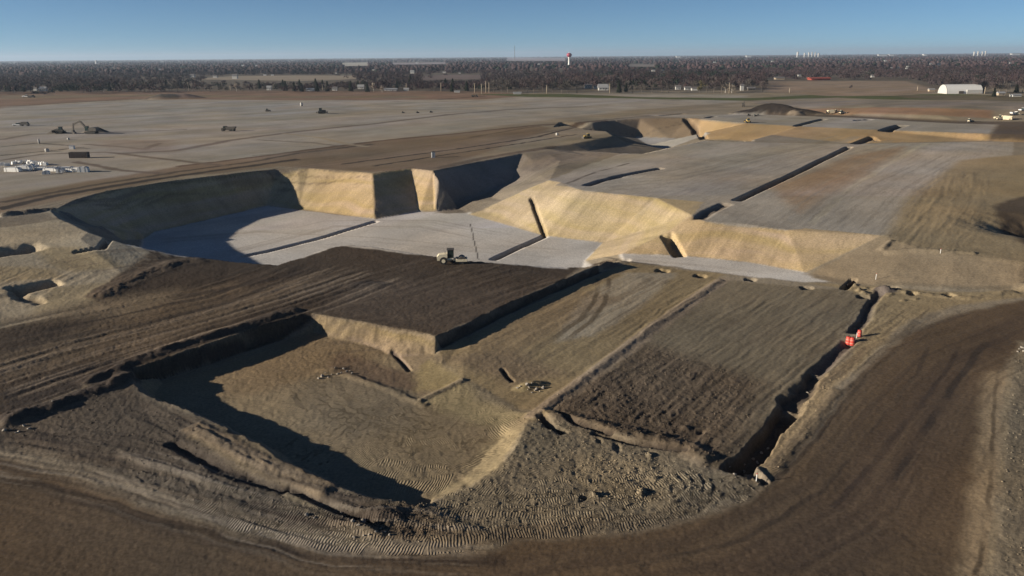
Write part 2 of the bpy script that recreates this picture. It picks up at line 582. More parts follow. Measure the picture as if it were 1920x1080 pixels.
# roads and stripes over the plateau
paint([(-100, 400), (0, 372), (160, 340), (330, 312), (560, 285), (720, 262), (900, 246), (1010, 236), (1035, 241), (900, 290), (820, 318), (700, 322), (520, 312), (330, 333), (150, 368), (0, 402), (-100, 430)], (.21, .155, .105), 3, 0, .08)
for pl, w, c, o in [
        ([(0, 392), (100, 368), (230, 346), (330, 330), (420, 318), (560, 300)], 2.0, DARKER, .95),
        ([(0, 380), (160, 350), (330, 322), (480, 303), (560, 288), (700, 270)], 1.6, DARK, .7),
        ([(330, 312), (520, 290), (700, 265), (880, 248), (1020, 234), (1140, 226)], 2.0, (.12, .08, .055), .8),
        ([(640, 308), (760, 292), (880, 276), (1000, 258), (1110, 243)], 1.0, DARKER, .9),
        ([(700, 312), (810, 294), (930, 276), (1080, 252)], 0.8, DARKER, .8),
        ([(820, 316), (900, 298), (980, 284), (1040, 273)], 2.2, (.12, .09, .065), .7),
        ([(0, 262), (60, 252), (200, 248), (350, 243)], 2.2, (.16, .13, .10), .6),
        ([(220, 288), (330, 282), (440, 262), (560, 246), (700, 232), (840, 215), (960, 205), (1100, 200)], 2.5, (.15, .115, .09), .7),
        ([(480, 262), (590, 268), (640, 275), (600, 285), (470, 292)], 1.4, (.15, .12, .09), .55),
        ([(530, 250), (600, 258), (650, 270), (690, 275)], 1.5, (.33, .27, .19), .7),
        ([(160, 270), (240, 276), (270, 280), (300, 268)], 1.6, (.13, .10, .08), .6),
        ([(0, 275), (70, 268), (130, 272)], .9, DARKER, .7), ([(0, 291), (90, 282), (160, 275)], 1.0, DARKER, .8),
        ([(0, 300), (80, 288), (200, 285), (330, 300), (430, 312)], 1.6, (.15, .115, .085), .7),
        ([(140, 303), (220, 318), (310, 325)], 1.6, (.14, .105, .08), .7),
        ([(1000, 252), (1150, 232), (1300, 220), (1440, 212), (1600, 216)], 1.6, (.15, .115, .085), .6),
        ([(880, 258), (1000, 238), (1100, 228), (1240, 215)], 1.3, DARK, .5),
        ([(400, 192), (470, 190)], 2.2, DARK, .7), ([(700, 206), (820, 205)], 1.6, DARK, .3),
        ([(820, 187), (880, 182), (910, 180)], 3, DARK, .7), ([(100, 236), (300, 222), (460, 216), (640, 207)], 2, (.33, .31, .28), .5)]:
    streakline(pl, w * 1.25, c, min(1, o * 1.25), warp=1.2)
paint([(0, 200), (350, 188), (640, 190), (700, 205), (600, 222), (300, 232), (0, 240)], (.30, .285, .265), 9, op=.55)
paint([(180, 262), (330, 262), (330, 285), (200, 284)], (.27, .19, .13), 6, op=.5)
# left benches
paint([(-200, 420), (0, 403), (95, 392), (120, 412), (170, 436), (345, 480), (200, 530), (180, 560), (60, 610), (-200, 640)], (.40, .345, .255), 1.5, 0, .10)
paint([(60, 465), (140, 462), (200, 478), (230, 500), (140, 510), (60, 500), (0, 500), (-100, 520), (-100, 545), (0, 530), (120, 520)], (.34, .27, .16), 2.0, op=.8)
paint([(90, 540), (250, 525), (290, 545), (120, 590), (60, 590)], (.32, .26, .16), 2, op=.7)
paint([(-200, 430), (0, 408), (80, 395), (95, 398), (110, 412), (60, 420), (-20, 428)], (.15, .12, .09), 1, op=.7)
# dark pad A and the dark band to the left
paint([(345, 480), (430, 488), (520, 496), (570, 480), (655, 458), (760, 471), (850, 485), (930, 491), (1100, 498), (1165, 487), (1120, 497), (1060, 523), (1000, 549), (820, 631),
       (700, 607), (586, 587), (420, 636), (250, 692), (0, 790), (-200, 850), (-200, 640), (0, 615), (200, 580), (170, 550), (230, 512)], DARK, .8, 4, .13)
paint([(200, 600), (330, 585), (420, 565), (560, 520), (620, 500), (560, 545), (430, 600), (300, 640), (100, 690), (-100, 740), (-100, 690), (60, 650)], (.17, .13, .09), 3, op=.75, rough=.13)
paint([(300, 560), (430, 530), (470, 540), (300, 600), (160, 620)], (.16, .12, .08), 3, op=.7)
paint([(250, 590), (100, 600), (0, 612), (-100, 620), (-100, 600), (60, 590), (200, 560), (330, 540), (330, 560)], (.24, .19, .13), 4, op=.8)
paint([(720, 520), (900, 540), (1000, 545), (840, 620), (760, 612), (600, 585), (650, 545)], (.10, .077, .06), 4, op=.7)
# near pit floor and fields
paint([(586, 588), (820, 632), (818, 665), (870, 712), (1000, 778), (975, 818), (930, 880), (825, 938), (700, 933), (520, 855), (430, 803), (300, 752), (250, 700), (420, 640)], (.265, .207, .13), .8, 2, .13)
paint([(560, 720), (700, 690), (800, 740), (760, 800), (640, 840), (560, 800)], (.21, .175, .125), 4, op=.7)
paint([(350, 700), (590, 630), (720, 660), (640, 690), (480, 740), (400, 745)], (.25, .18, .105), 2.5, op=.7)
paint([(640, 660), (770, 700), (800, 740), (700, 720), (610, 690)], (.16, .11, .075), 1.5, op=.8)
paint([(786, 752), (870, 712), (1000, 775), (960, 800), (880, 790)], (.29, .24, .14), 1.5, op=.8, rough=.15)
paint([(870, 712), (950, 735), (1000, 775), (900, 752)], (.18, .15, .11), 1.5, op=.8)
paint([(800, 670), (865, 705), (860, 715), (830, 730), (780, 735), (775, 700)], (.32, .25, .13), 1.2, op=.9, rough=.05)
paint([(586, 589), (818, 633), (815, 662), (775, 697), (740, 668), (700, 652), (590, 624)], (.26, .20, .13), .4, 3, .08)
# the field beside the cliff
paint([(820, 664), (1100, 524), (1180, 493), (1240, 500), (1360, 515), (1180, 645), (1000, 772), (870, 712)], (.285, .218, .125), .8, 4, .07, .6)
paint([(1090, 560), (1170, 512), (1270, 512), (1210, 570), (1110, 630), (1040, 640)], (.36, .31, .235), 1.2, op=.8)
paint([(860, 660), (1080, 545), (1160, 560), (960, 670)], (.25, .175, .105), 2, op=.5)
paint([(820, 670), (960, 660), (1060, 700), (960, 720)], (.19, .14, .095), 2.5, op=.7, rough=.14)
paint([(1000, 775), (1180, 645), (1350, 525), (1640, 548), (1600, 600), (1540, 680), (1430, 800), (1380, 888), (1250, 840)], (.19, .155, .105), .8, 4, .06, .6)
paint([(1000, 775), (1200, 640), (1330, 680), (1440, 720), (1400, 800), (1360, 880), (1250, 850), (1100, 800)], (.125, .092, .063), 4, op=.9, rough=.22, streak=1.3)
paint([(1020, 770), (1130, 690), (1300, 800), (1250, 830), (1100, 800)], (.085, .065, .048), 3, op=.75, rough=.34)
paint([(990, 780), (1010, 765), (1190, 638), (1358, 520), (1372, 524), (1210, 645), (1040, 770)], (.25, .195, .14), .6, op=.9, rough=.12)
# rough ground by the turn
paint([(985, 800), (1000, 780), (1100, 805), (1250, 845), (1330, 880), (1440, 905), (1400, 930), (1200, 990), (950, 1015), (700, 1005), (640, 960), (700, 935), (825, 940), (930, 885), (965, 845)], (.215, .178, .125), 1, 0, .22)
paint([(1100, 850), (1220, 860), (1290, 900), (1240, 950), (1130, 930), (1060, 890)], (.27, .215, .14), 2.5, op=.8, rough=.3)
paint([(1000, 790), (1060, 800), (1090, 840), (1000, 870), (960, 850)], (.19, .165, .12), 1.5, op=.7)
paint([(822, 925), (880, 885), (925, 835), (945, 795), (985, 800), (970, 835), (930, 882), (880, 915), (830, 938)], (.33, .265, .16), 1.4, op=.85, rough=.07, warp=2.2)
paint([(940, 800), (1000, 770), (1040, 760), (1020, 785), (980, 800)], (.30, .235, .145), .8, op=.9)
paint([(-100, 840), (0, 790), (250, 700), (262, 740), (430, 808), (620, 910), (720, 945), (700, 1000), (500, 985), (300, 920), (100, 850), (-100, 830)], (.115, .092, .07), 1.5, 0, .15)
paint([(350, 820), (400, 795), (520, 855), (630, 912), (600, 935), (560, 920), (450, 880)], (.21, .16, .10), .8, op=.9, rough=.12)
paint([(230, 860), (430, 900), (560, 940), (640, 1000), (420, 965), (250, 905)], (.17, .14, .105), 1.5, op=.8, rough=.2)
paint([(510, 920), (580, 930), (640, 965), (600, 975), (560, 950)], (.25, .20, .13), .8, op=.8)
paint([(650, 945), (780, 950), (850, 980), (760, 1010), (680, 990)], (.10, .075, .055), 1.5, op=.7, rough=.35)
# strips and right side
paint([(1160, 478), (1290, 481), (1400, 491), (1512, 511), (1560, 527), (1510, 529), (1360, 513), (1240, 497), (1172, 489)], LGREY, .6, 2, .03)
paint([(1510, 515), (1655, 441), (1760, 468), (2050, 500), (2050, 540), (1900, 545), (1640, 535), (1560, 530)], (.28, .215, .14), 1, 0, .08)
paint([(1520, 530), (1640, 536), (1760, 548), (1920, 545), (1920, 556), (1780, 575), (1690, 610), (1640, 660), (1600, 700), (1600, 640), (1640, 580), (1640, 555)], (.30, .23, .135), 1, 0, .12)
paint([(1540, 700), (1640, 640), (1560, 740), (1500, 840), (1440, 905), (1400, 900), (1440, 820)], (.30, .225, .135), .8, 0, .14)
# haul road
road_edge = [(-200, 800), (0, 862), (150, 905), (300, 960), (450, 1008), (620, 1035), (760, 1045), (900, 1035), (960, 1015), (1100, 1005), (1250, 985), (1350, 958), (1430, 918), (1500, 852), (1560, 775),
             (1610, 705), (1680, 640), (1780, 592), (1920, 562), (2100, 520)]
paint(road_edge + [(2100, 640), (1930, 640), (1890, 680), (1845, 800), (1850, 1000), (1840, 1150), (960, 1300), (-300, 1300)], ROAD, 1.2, 1, .06)
paint([(1560, 900), (1700, 720), (1850, 620), (1920, 590), (1920, 620), (1830, 690), (1800, 800), (1760, 950), (1600, 1080), (1300, 1100)], (.068, .049, .038), 5, op=.65)
paint([(0, 900), (200, 960), (500, 1040), (900, 1060), (1300, 1020), (1500, 900), (1600, 760), (1640, 700), (1600, 800), (1500, 950), (1300, 1060), (900, 1090), (400, 1090), (0, 1000)], (.125, .092, .062), 4, op=.6)
paint([(1850, 700), (1895, 690), (1880, 800), (1872, 900), (1850, 1100), (1790, 1100), (1830, 900), (1835, 800)], (.29, .22, .14), 1.2, op=.9, rough=.08)
paint([(1905, 640), (1960, 640), (2150, 700), (2000, 1150), (1850, 1150), (1872, 950), (1885, 800), (1895, 700)], (.21, .175, .125), .8, 0, .16)
# big pit
paint([(270, 440), (500, 386), (703, 411), (785, 397), (815, 397), (870, 398), (1020, 442), (1130, 455), (1096, 488), (1060, 505), (760, 475), (655, 462), (520, 497), (345, 482), (240, 460)], LGREY, .8, 2, .02)
fl = [U(270, 440, -13.5)[:2], U(500, 386, -13.5)[:2], U(703, 411, -13.5)[:2], U(785, 397, -13.5)[:2], U(870, 397, -13.5)[:2], U(1020, 442, -13.5)[:2], U(1130, 455, -13.5)[:2], U(1096, 488, -13.5)[:2]]
nbp = nb[4:20, :2] + D1 * 8
paint(None, LGREY, .8, 2, .02, world=fl + [tuple(p) for p in nbp[::-1]])
# pit walls: everything steep inside these outlines is sand
paint([(95, 395), (200, 358), (330, 338), (480, 321), (580, 316), (700, 325), (770, 316), (812, 320), (818, 396), (785, 396), (703, 410), (500, 385), (290, 434), (230, 450)], SAND, .4, 3, .05, warp=.15)
paint([(820, 322), (980, 288), (1000, 303), (960, 335), (860, 384), (818, 396)], (.27, .23, .185), .6, 0, .15, warp=.2)
paint([(822, 350), (862, 384), (820, 396)], (.30, .26, .20), .6, op=.9, rough=.3)
paint([(1000, 290), (1060, 280), (1160, 285), (1100, 310), (1020, 338), (900, 394), (815, 400), (860, 386), (960, 338)], (.24, .20, .155), .8, 0, .16)
paint([(880, 402), (940, 377), (1030, 338), (1060, 341), (1040, 348), (1130, 361), (1322, 379), (1298, 404), (1240, 441), (1166, 476), (1098, 489), (1130, 455), (1020, 442)], SAND, .4, 3, .05, warp=.15)
paint([(1166, 476), (1240, 441), (1298, 404), (1322, 415), (1475, 431), (1506, 428), (1655, 441), (1510, 511), (1400, 491), (1290, 480)], (.49, .36, .21), .4, 3, .06, warp=.15)
# building pad P
paint([(1030, 338), (1100, 310), (1165, 288), (1258, 277), (1322, 264), (1600, 271), (1850, 265), (1900, 262), (1900, 300), (1780, 360), (1690, 440), (1655, 441), (1506, 428), (1475, 431), (1322, 415), (1298, 404), (1322, 379), (1230, 371), (1090, 357), (1048, 341)], (.38, .332, .27), .6, 4, .04, .5)
paint([(1440, 350), (1600, 290), (1700, 275), (1600, 340), (1500, 400)], (.34, .225, .135), 4, op=.8)
paint([(1520, 420), (1600, 360), (1740, 275), (1860, 268), (1900, 300), (1780, 360), (1690, 440)], (.41, .36, .295), 3, op=.6)
paint([(1700, 370), (1800, 300), (1920, 290), (2050, 300), (2050, 500), (1920, 490), (1720, 465), (1660, 441)], (.32, .245, .145), 3, 0, .10, .2)
paint([(1862, 385), (1900, 372), (1990, 350), (1990, 480), (1925, 462), (1885, 430)], (.075, .052, .035), 1.5, op=.9)  # shade on the slope of the right-hand hollow, painted into the ground
# far terrace
paint([(1290, 223), (1400, 232), (1640, 243), (1850, 251), (1990, 258), (1990, 270), (1850, 263), (1600, 269), (1400, 264), (1322, 262)], (.42, .29, .155), 1.2, 3, .05)
paint([(1200, 215), (1440, 213), (1600, 219), (1800, 230), (1870, 232), (1855, 250), (1640, 243), (1400, 231), (1290, 222)], (.33, .30, .26), 2, 4, .04)
paint([(1112, 229, 0), (1200, 222, 0), (1310, 222, 0), (1312, 262, -12), (1192, 258, -12), (1118, 251, -7)], (.30, .22, .14), 1.5, 3, .06)
paint([(1193, 258, -12), (1312, 262, -12), (1330, 270, -12), (1215, 284, -12), (1215, 273, -12)], (.46, .42, .37), 1, 2, .02)
paint([(1420, 212), (1600, 217), (1800, 227), (1920, 228), (2000, 240), (2000, 262), (1855, 262), (1872, 234), (1800, 232), (1600, 221), (1440, 215)], (.10, .075, .055), 2, op=.95)
paint([(1440, 200), (1600, 203), (1860, 206), (1860, 222), (1780, 218), (1600, 215), (1440, 210)], (.30, .185, .115), 2.5, op=.9)
paint([(1400, 189), (1600, 189), (1920, 192), (2050, 194), (2050, 207), (1900, 205), (1600, 200), (1440, 199)], (.24, .205, .17), 3, op=.9)
for pl, w, c, o in [
        ([(1520, 420), (1600, 350), (1660, 310), (1740, 268)], 1.1, (.46, .40, .30), .9),
        ([(1370, 520), (1190, 640), (1020, 765)], .8, (.29, .23, .17), .6),
        ([(1060, 345), (1120, 322), (1180, 306)], .7, DARK, .8),
        ([(1640, 530), (1800, 540), (1920, 538)], .8, (.16, .13, .09), .6),
        ([(320, 560), (480, 530), (620, 500)], 1.2, DARKER, .7),
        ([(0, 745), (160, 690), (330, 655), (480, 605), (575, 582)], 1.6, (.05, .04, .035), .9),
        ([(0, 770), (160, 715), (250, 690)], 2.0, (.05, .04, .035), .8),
        ([(100, 640), (300, 600), (420, 572), (560, 535)], .9, DARKER, .6),
        ([(0, 890), (150, 935), (300, 985), (450, 1025), (620, 1050), (760, 1060), (950, 1050)], 1.0, (.055, .04, .03), .8),
        ([(1740, 640), (1720, 700), (1640, 800), (1540, 920), (1400, 1010), (1200, 1060)], .35, (.05, .038, .03), .7),
        ([(1850, 640), (1790, 720), (1740, 800), (1680, 900)], .6, (.035, .028, .025), .8),
        ([(1800, 650), (1750, 730), (1660, 840), (1560, 950)], .4, (.04, .03, .026), .7),
        ([(1870, 700), (1862, 800), (1855, 950), (1830, 1080)], .25, (.10, .075, .05), .8),
        ([(1895, 680), (1884, 800), (1870, 950), (1850, 1080)], .35, (.26, .21, .14), .8),
        ([(1430, 925), (1510, 848), (1580, 760), (1640, 690)], .3, (.05, .037, .028), .8),
        ([(1060, 640), (1105, 605), (1132, 572), (1140, 545), (1142, 522)], .55, (.13, .10, .065), 1), ([(1040, 632), (1085, 602), (1110, 572), (1120, 545), (1122, 522)], .55, (.13, .10, .065), 1)]:
    streakline(pl, w, c, o, warp=.4, brk=.25)
print('painted', round(time.time() - T0, 1))

paint(None, (.055, .043, .035), .35, warp=.25, world=[tuple(p[:2]) for p in ca] + [tuple(p[:2] + D2 * 1.3) for p in ca[::-1]])  # pad A cliff face: its shade deepened in the soil colour
paint(None, (.05, .04, .034), .4, warp=.3, world=[tuple(p[:2]) for p in lw] + [tuple(p[:2] + D2 * 1.5) for p in lw[::-1]])  # shaded left wall of the near pit, painted darker to deepen the shade

# ------------------------------------------------------------------ trenches, berms, heaps
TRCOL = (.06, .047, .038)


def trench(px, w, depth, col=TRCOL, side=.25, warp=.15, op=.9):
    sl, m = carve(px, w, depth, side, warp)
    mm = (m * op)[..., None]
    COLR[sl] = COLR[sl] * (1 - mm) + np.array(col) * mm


def berm(px, w, h, col=None, warp=.5, rough=.8):
    sl, m = carve(px, w, -h, .9, warp, rough)
    if col is not None:
        mm = (smooth(.1, .5, m) * .9)[..., None]
        COLR[sl] = COLR[sl] * (1 - mm) + np.array(col) * mm


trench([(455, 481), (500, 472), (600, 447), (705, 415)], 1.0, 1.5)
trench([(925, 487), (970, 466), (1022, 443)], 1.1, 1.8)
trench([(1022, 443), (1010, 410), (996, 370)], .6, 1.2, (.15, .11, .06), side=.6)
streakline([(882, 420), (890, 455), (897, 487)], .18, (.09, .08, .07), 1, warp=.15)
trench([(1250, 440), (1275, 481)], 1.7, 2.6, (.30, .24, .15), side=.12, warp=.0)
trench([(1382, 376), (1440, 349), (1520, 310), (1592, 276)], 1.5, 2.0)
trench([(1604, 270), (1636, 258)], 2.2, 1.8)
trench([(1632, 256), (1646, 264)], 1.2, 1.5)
trench([(1310, 410), (1330, 396), (1362, 382)], 1.6, .9, (.11, .085, .07), side=.7)
trench([(1100, 348), (1130, 338), (1240, 315)], 1.4, 1.2, (.09, .07, .06), side=.6)
trench([(1660, 246), (1692, 234)], 3.4, 2.2)
trench([(1494, 236), (1545, 223)], 2.0, 1.8)
trench([(1604, 226), (1632, 224)], 2.0, 1.6)
trench([(1240, 217), (1282, 213)], 1.6, 1.4)
trench([(1326, 221), (1340, 218)], 1.6, 1.4)
trench([(1388, 265), (1406, 264)], 2.0, 1.4)
trench([(1286, 224), (1303, 242), (1320, 261)], 2.0, 2.2, (.09, .06, .04), side=.2, warp=0)
trench([(140, 473), (190, 466), (236, 456)], 1.0, 1.5, (.15, .12, .09))
trench([(-60, 482), (0, 473), (70, 462)], 2.8, 2.4, (.30, .25, .18), side=.9, warp=1.5)
trench([(28, 546), (60, 538), (112, 528)], 1.9, 2.0, (.28, .23, .16), side=.9, warp=1.5)
trench([(28, 546), (40, 556), (80, 568)], 1.0, .8, (.28, .23, .16), side=.9, warp=1.2)
# long trench beside the rough field
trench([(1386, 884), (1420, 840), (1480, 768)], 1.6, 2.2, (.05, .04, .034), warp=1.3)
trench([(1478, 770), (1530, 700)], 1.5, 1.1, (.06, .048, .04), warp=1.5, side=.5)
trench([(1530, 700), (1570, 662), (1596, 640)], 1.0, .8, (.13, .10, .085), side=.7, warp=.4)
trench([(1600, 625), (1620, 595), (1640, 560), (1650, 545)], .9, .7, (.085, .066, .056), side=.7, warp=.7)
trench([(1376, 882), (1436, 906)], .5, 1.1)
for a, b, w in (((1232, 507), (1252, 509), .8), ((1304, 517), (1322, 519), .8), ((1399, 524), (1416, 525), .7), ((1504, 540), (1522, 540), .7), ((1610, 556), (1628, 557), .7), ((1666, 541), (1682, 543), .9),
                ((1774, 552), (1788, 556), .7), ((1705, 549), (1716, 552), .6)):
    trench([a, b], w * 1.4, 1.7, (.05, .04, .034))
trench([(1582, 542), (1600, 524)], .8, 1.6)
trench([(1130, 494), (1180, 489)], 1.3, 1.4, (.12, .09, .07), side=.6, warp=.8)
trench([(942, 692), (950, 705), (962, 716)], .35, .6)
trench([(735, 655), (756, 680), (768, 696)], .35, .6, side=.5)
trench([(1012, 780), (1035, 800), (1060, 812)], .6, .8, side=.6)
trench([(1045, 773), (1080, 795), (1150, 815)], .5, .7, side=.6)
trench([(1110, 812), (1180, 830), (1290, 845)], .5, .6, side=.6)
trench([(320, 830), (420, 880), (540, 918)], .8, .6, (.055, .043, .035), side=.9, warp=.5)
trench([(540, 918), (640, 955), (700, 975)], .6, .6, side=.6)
# windrows
berm([(990, 785), (1060, 735), (1180, 645), (1280, 572), (1352, 525)], .9, .28, (.27, .21, .15), warp=.3, rough=.35)
berm([(1010, 775), (1090, 790), (1180, 815), (1290, 840), (1330, 865)], 1.4, .5)
berm([(360, 800), (430, 838), (520, 880), (620, 920)], 1.2, .3, (.23, .17, .11))
berm([(150, 722), (260, 672), (420, 622), (560, 580)], 1.4, .5, (.07, .055, .045))
berm([(0, 790), (100, 762), (200, 725), (250, 705)], 1.6, .7, (.06, .047, .04))
berm([(180, 560), (240, 525), (330, 492), (380, 487)], 2.6, .4, (.12, .09, .065))
berm([(120, 398), (160, 420), (210, 440)], 1.6, .5, (.22, .18, .14), rough=1.5)
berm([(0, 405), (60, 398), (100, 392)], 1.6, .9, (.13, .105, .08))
berm([(1640, 540), (1720, 552), (1820, 560), (1900, 548)], 1.0, .35, (.26, .20, .12), rough=1.5)
berm([(1660, 474), (1760, 470), (1830, 476)], 1.0, .4, None)
berm([(870, 712), (786, 752)], .5, .3, (.30, .24, .16), warp=.1, rough=.2)
berm([(640, 700), (720, 728), (800, 762)], .7, .25)
berm([(1400, 892), (1440, 908)], .45, .22, (.28, .23, .17), warp=.1)
berm([(1450, 880), (1520, 800), (1570, 730)], .8, .15, (.25, .19, .12), rough=.3)
berm([(1650, 470), (1672, 452)], .8, .5)
mound(1000, 722, 3.0, 1.6, .9, .2)
mound(980, 726, 1.8, 1.5, .4, col=(.34, .27, .15))
mound(625, 692, 3.4, 1.3, .45, .35)
mound(665, 990, 4.0, 1.0, .9, -.35)
mound(725, 965, 3.0, 1.5, .7, -.3, col=(.09, .07, .055))
mound(1140, 498, 5, 2, .9, .6, col=(.17, .13, .10))
mound(1920, 540, 2.4, 2, 1.2)
mound(1660, 545, 3.4, 2.4, .8, col=(.15, .12, .10))
mound(180, 248, 9, 4, 4.2, .1, col=(.085, .07, .055))
mound(108, 250, 7, 3, 3.0, .1, col=(.11, .09, .07))
mound(345, 184, 26, 16, 6, 0, col=(.20, .14, .12))
mound(305, 185, 22, 12, 6, 0, col=(.09, .08, .07))
mound(1440, 212, 30, 10, 5, -.1, .7, col=(.035, .028, .024))
mound(1478, 212, 28, 9, 5.5, -.5, .7, col=(.035, .028, .024))
mound(1492, 215, 7, 5, 3, -.5, .7, col=(.22, .18, .14))
mound(690, 535, 6, 3, .5, 0, col=(.06, .048, .04))
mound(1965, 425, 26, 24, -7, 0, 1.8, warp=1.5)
for i in range(12):
    a = rng.uniform(0, 1)
    mound(1600 + 110 * a + rng.normal() * 10, 547 + 12 * a + rng.normal() * 5, rng.uniform(.5, 1.3), .8, rng.uniform(.3, .7), rng.uniform(0, 3))
for i in range(12):
    mound(rng.uniform(1060, 1340), rng.uniform(800, 940), rng.uniform(.5, 1.6), rng.uniform(.4, .9), rng.choice([-.45, .45]) * rng.uniform(.5, 1.1), rng.uniform(0, 3))
# curved ridges left by the turning machines
for cx, cy, r0, n in ((1215, 905, 3.0, 6),):
    c = G(cx, cy)
    sl = sub(np.array([c[:2] - 12, c[:2] + 12]), 1)
    x, y = X[sl] - c[0] + WX[sl] * .3, Y[sl] - c[1] + WY[sl] * .3
    rr = np.hypot(x, y)
    th = np.arctan2(y, x)
    env = smooth(r0 - 1, r0, rr) * (1 - smooth(r0 + n * .9, r0 + n * 1.2, rr)) * smooth(-2.0, -1.6, th) * (1 - smooth(.6, 1.2, th))
    Z[sl] += env * .07 * np.sin(rr * 2 * math.pi / 1.25 + 5 * fbm(x * .3, y * .3, 2, 6)) * smooth(.35, .65, vnoise(th * 3, rr * .8, 4))
print('features', round(time.time() - T0, 1))

# ------------------------------------------------------------------ machine tracks: coordinate along each pass
for pl, w, per in [
        ([(900, 905), (1000, 930), (1150, 925), (1330, 900)], 4.0, .34), ([(1040, 800), (1080, 880), (1150, 960)], 5.0, .34), ([(560, 860), (650, 800), (760, 770), (860, 790)], 5.0, .34),
        ([(420, 720), (560, 740), (700, 760), (820, 820), (900, 860)], 7.0, .34), ([(1150, 980), (1280, 950), (1400, 905)], 6.0, .34),
        ([(480, 985), (640, 1005), (800, 1020), (960, 1012), (1150, 995), (1300, 965), (1420, 915)], 5.0, .34),
        ([(200, 870), (350, 925), (520, 970), (700, 1010)], 4.0, .34),
        ([(820, 950), (1000, 960), (1200, 950), (1400, 915)], 4.0, .34),
        ([(350, 760), (520, 830), (700, 880), (850, 885), (930, 820)], 6.0, .36),
        ([(560, 690), (640, 780), (760, 830), (900, 800), (960, 780)], 5.0, .34),
        ([(800, 770), (870, 740), (960, 760), (1000, 770)], 3.0, .34),
        ([(980, 890), (1030, 840), (1060, 800)], 3.5, .34),
        ([(1430, 890), (1500, 810), (1560, 730)], 2.0, .34), ([(1505, 720), (1530, 690), (1560, 665)], 1.5, .4)]:
    line = GP(*pl)
    sl = sub(line, w + 2)
    x, y = X[sl] + WX[sl] * .6, Y[sl] + WY[sl] * .6
    lat, arc, tot = lineco(line, x, y)
    band = smooth(.38, .5, vnoise(lat * 1.5 + 7, arc * .03, 31))
    m = (1 - smooth(w * .75, w * 1.1, np.abs(lat))) * (.3 + .7 * band) * (arc > 0) * (arc < tot) * (ZONE[sl] != 1)
    m = m * smooth(.2, .5, vnoise(arc * .22, lat * .9, 77)) * (.5 + .5 * vnoise(arc * .9, lat * 2.5, 78))
    upd = m > TM[sl]
    TU[sl] = np.where(upd, arc / per, TU[sl])
    TM[sl] = np.where(upd, m, TM[sl])

# flow-aligned ruts on the roads and banks
def ruts(px, w, amp, wl, col=None, op=.5, seed=0, stretch=.06, cscale=None):
    line = GP(*px)
    sl = sub(line, w + 3)
    x, y = X[sl] + WX[sl] * .5, Y[sl] + WY[sl] * .5
    lat, arc, tot = lineco(line, x, y)
    m = (1 - smooth(w * .7, w, np.abs(lat))) * smooth(-2, 3, arc) * (1 - smooth(tot - 3, tot + 2, arc))
    n = fbm(lat / wl, arc * stretch / wl * 1.0, 3, seed)
    res = smooth(240, 120, y) if False else 1.0
    Z[sl] += m * n * 2 * amp * res
    if col is not None:
        k = m * smooth(.02, .22, fbm(lat / wl, arc * stretch / wl, 3, seed + 40)) * op
        COLR[sl] = COLR[sl] * (1 - k[..., None]) + np.array(col) * k[..., None]


ruts([(-100, 910), (0, 920), (200, 970), (500, 1050), (900, 1090), (1300, 1040), (1540, 930), (1660, 780), (1750, 680), (1920, 610)], 17, .03, 1.3, (.06, .044, .034), .4, 3, .015)
ruts([(-100, 930), (0, 940), (200, 985), (500, 1060), (900, 1090), (1300, 1020), (1520, 900), (1640, 760), (1730, 670), (1920, 600)], 14, .03, .9, (.145, .105, .068), .35, 43, .015)
ruts([(0, 730), (200, 665), (400, 610), (560, 560), (700, 510)], 14, .20, 1.0, (.25, .20, .15), .75, 5, .03)
ruts([(0, 650), (200, 605), (400, 560), (560, 500)], 14, .14, 1.3, (.045, .035, .028), .7, 8, .03)
ruts([(0, 850), (200, 880), (400, 940), (640, 1005), (900, 1015)], 7, .13, .8, (.24, .20, .155), .8, 11, .035)
ruts([(0, 825), (200, 850), (400, 915), (640, 985)], 7, .16, 1.2, (.05, .038, .032), .7, 31, .04)
ruts([(280, 760), (420, 830), (560, 900), (680, 950)], 5, .13, .8, (.20, .16, .12), .4, 12)
ruts([(0, 430), (120, 430), (240, 458), (345, 482)], 12, .08, .9, (.36, .31, .24), .5, 14)
ruts([(0, 560), (120, 500), (250, 480), (330, 482)], 14, .10, .9, (.19, .15, .11), .5, 15)
ruts([(860, 396), (960, 350), (1060, 300)], 9, .10, 1.0, (.17, .14, .11), .6, 17, .05)
ruts([(1170, 640), (1270, 570), (1350, 525)], 2.5, .12, .6, None, 0, 18)
ruts([(1720, 470), (1760, 420), (1790, 370), (1800, 320)], 12, .10, 1.2, (.22, .17, .105), .25, 19)
ruts([(690, 330), (500, 318), (300, 345), (100, 385), (0, 405)], 7, .06, 1.0, (.10, .075, .055), .5, 20)
ruts([(400, 330), (640, 300), (850, 268), (1100, 235), (1400, 210)], 16, .05, 1.6, (.13, .095, .07), .45, 22, .03)
ruts([(1660, 270), (1560, 300), (1450, 350), (1350, 400)], 40, .02, 3, (.33, .27, .2), .35, 24, .05)
ruts([(1600, 560), (1480, 640), (1340, 740), (1240, 820)], 22, .09, .8, (.11, .085, .06), .5, 25, .05)
ruts([(1240, 520), (1100, 590), (960, 670)], 12, .05, .8, (.17, .13, .085), .5, 26, .04)
ruts([(960, 500), (760, 560), (600, 575)], 26, .12, 1.4, (.13, .10, .075), .5, 27, .08)

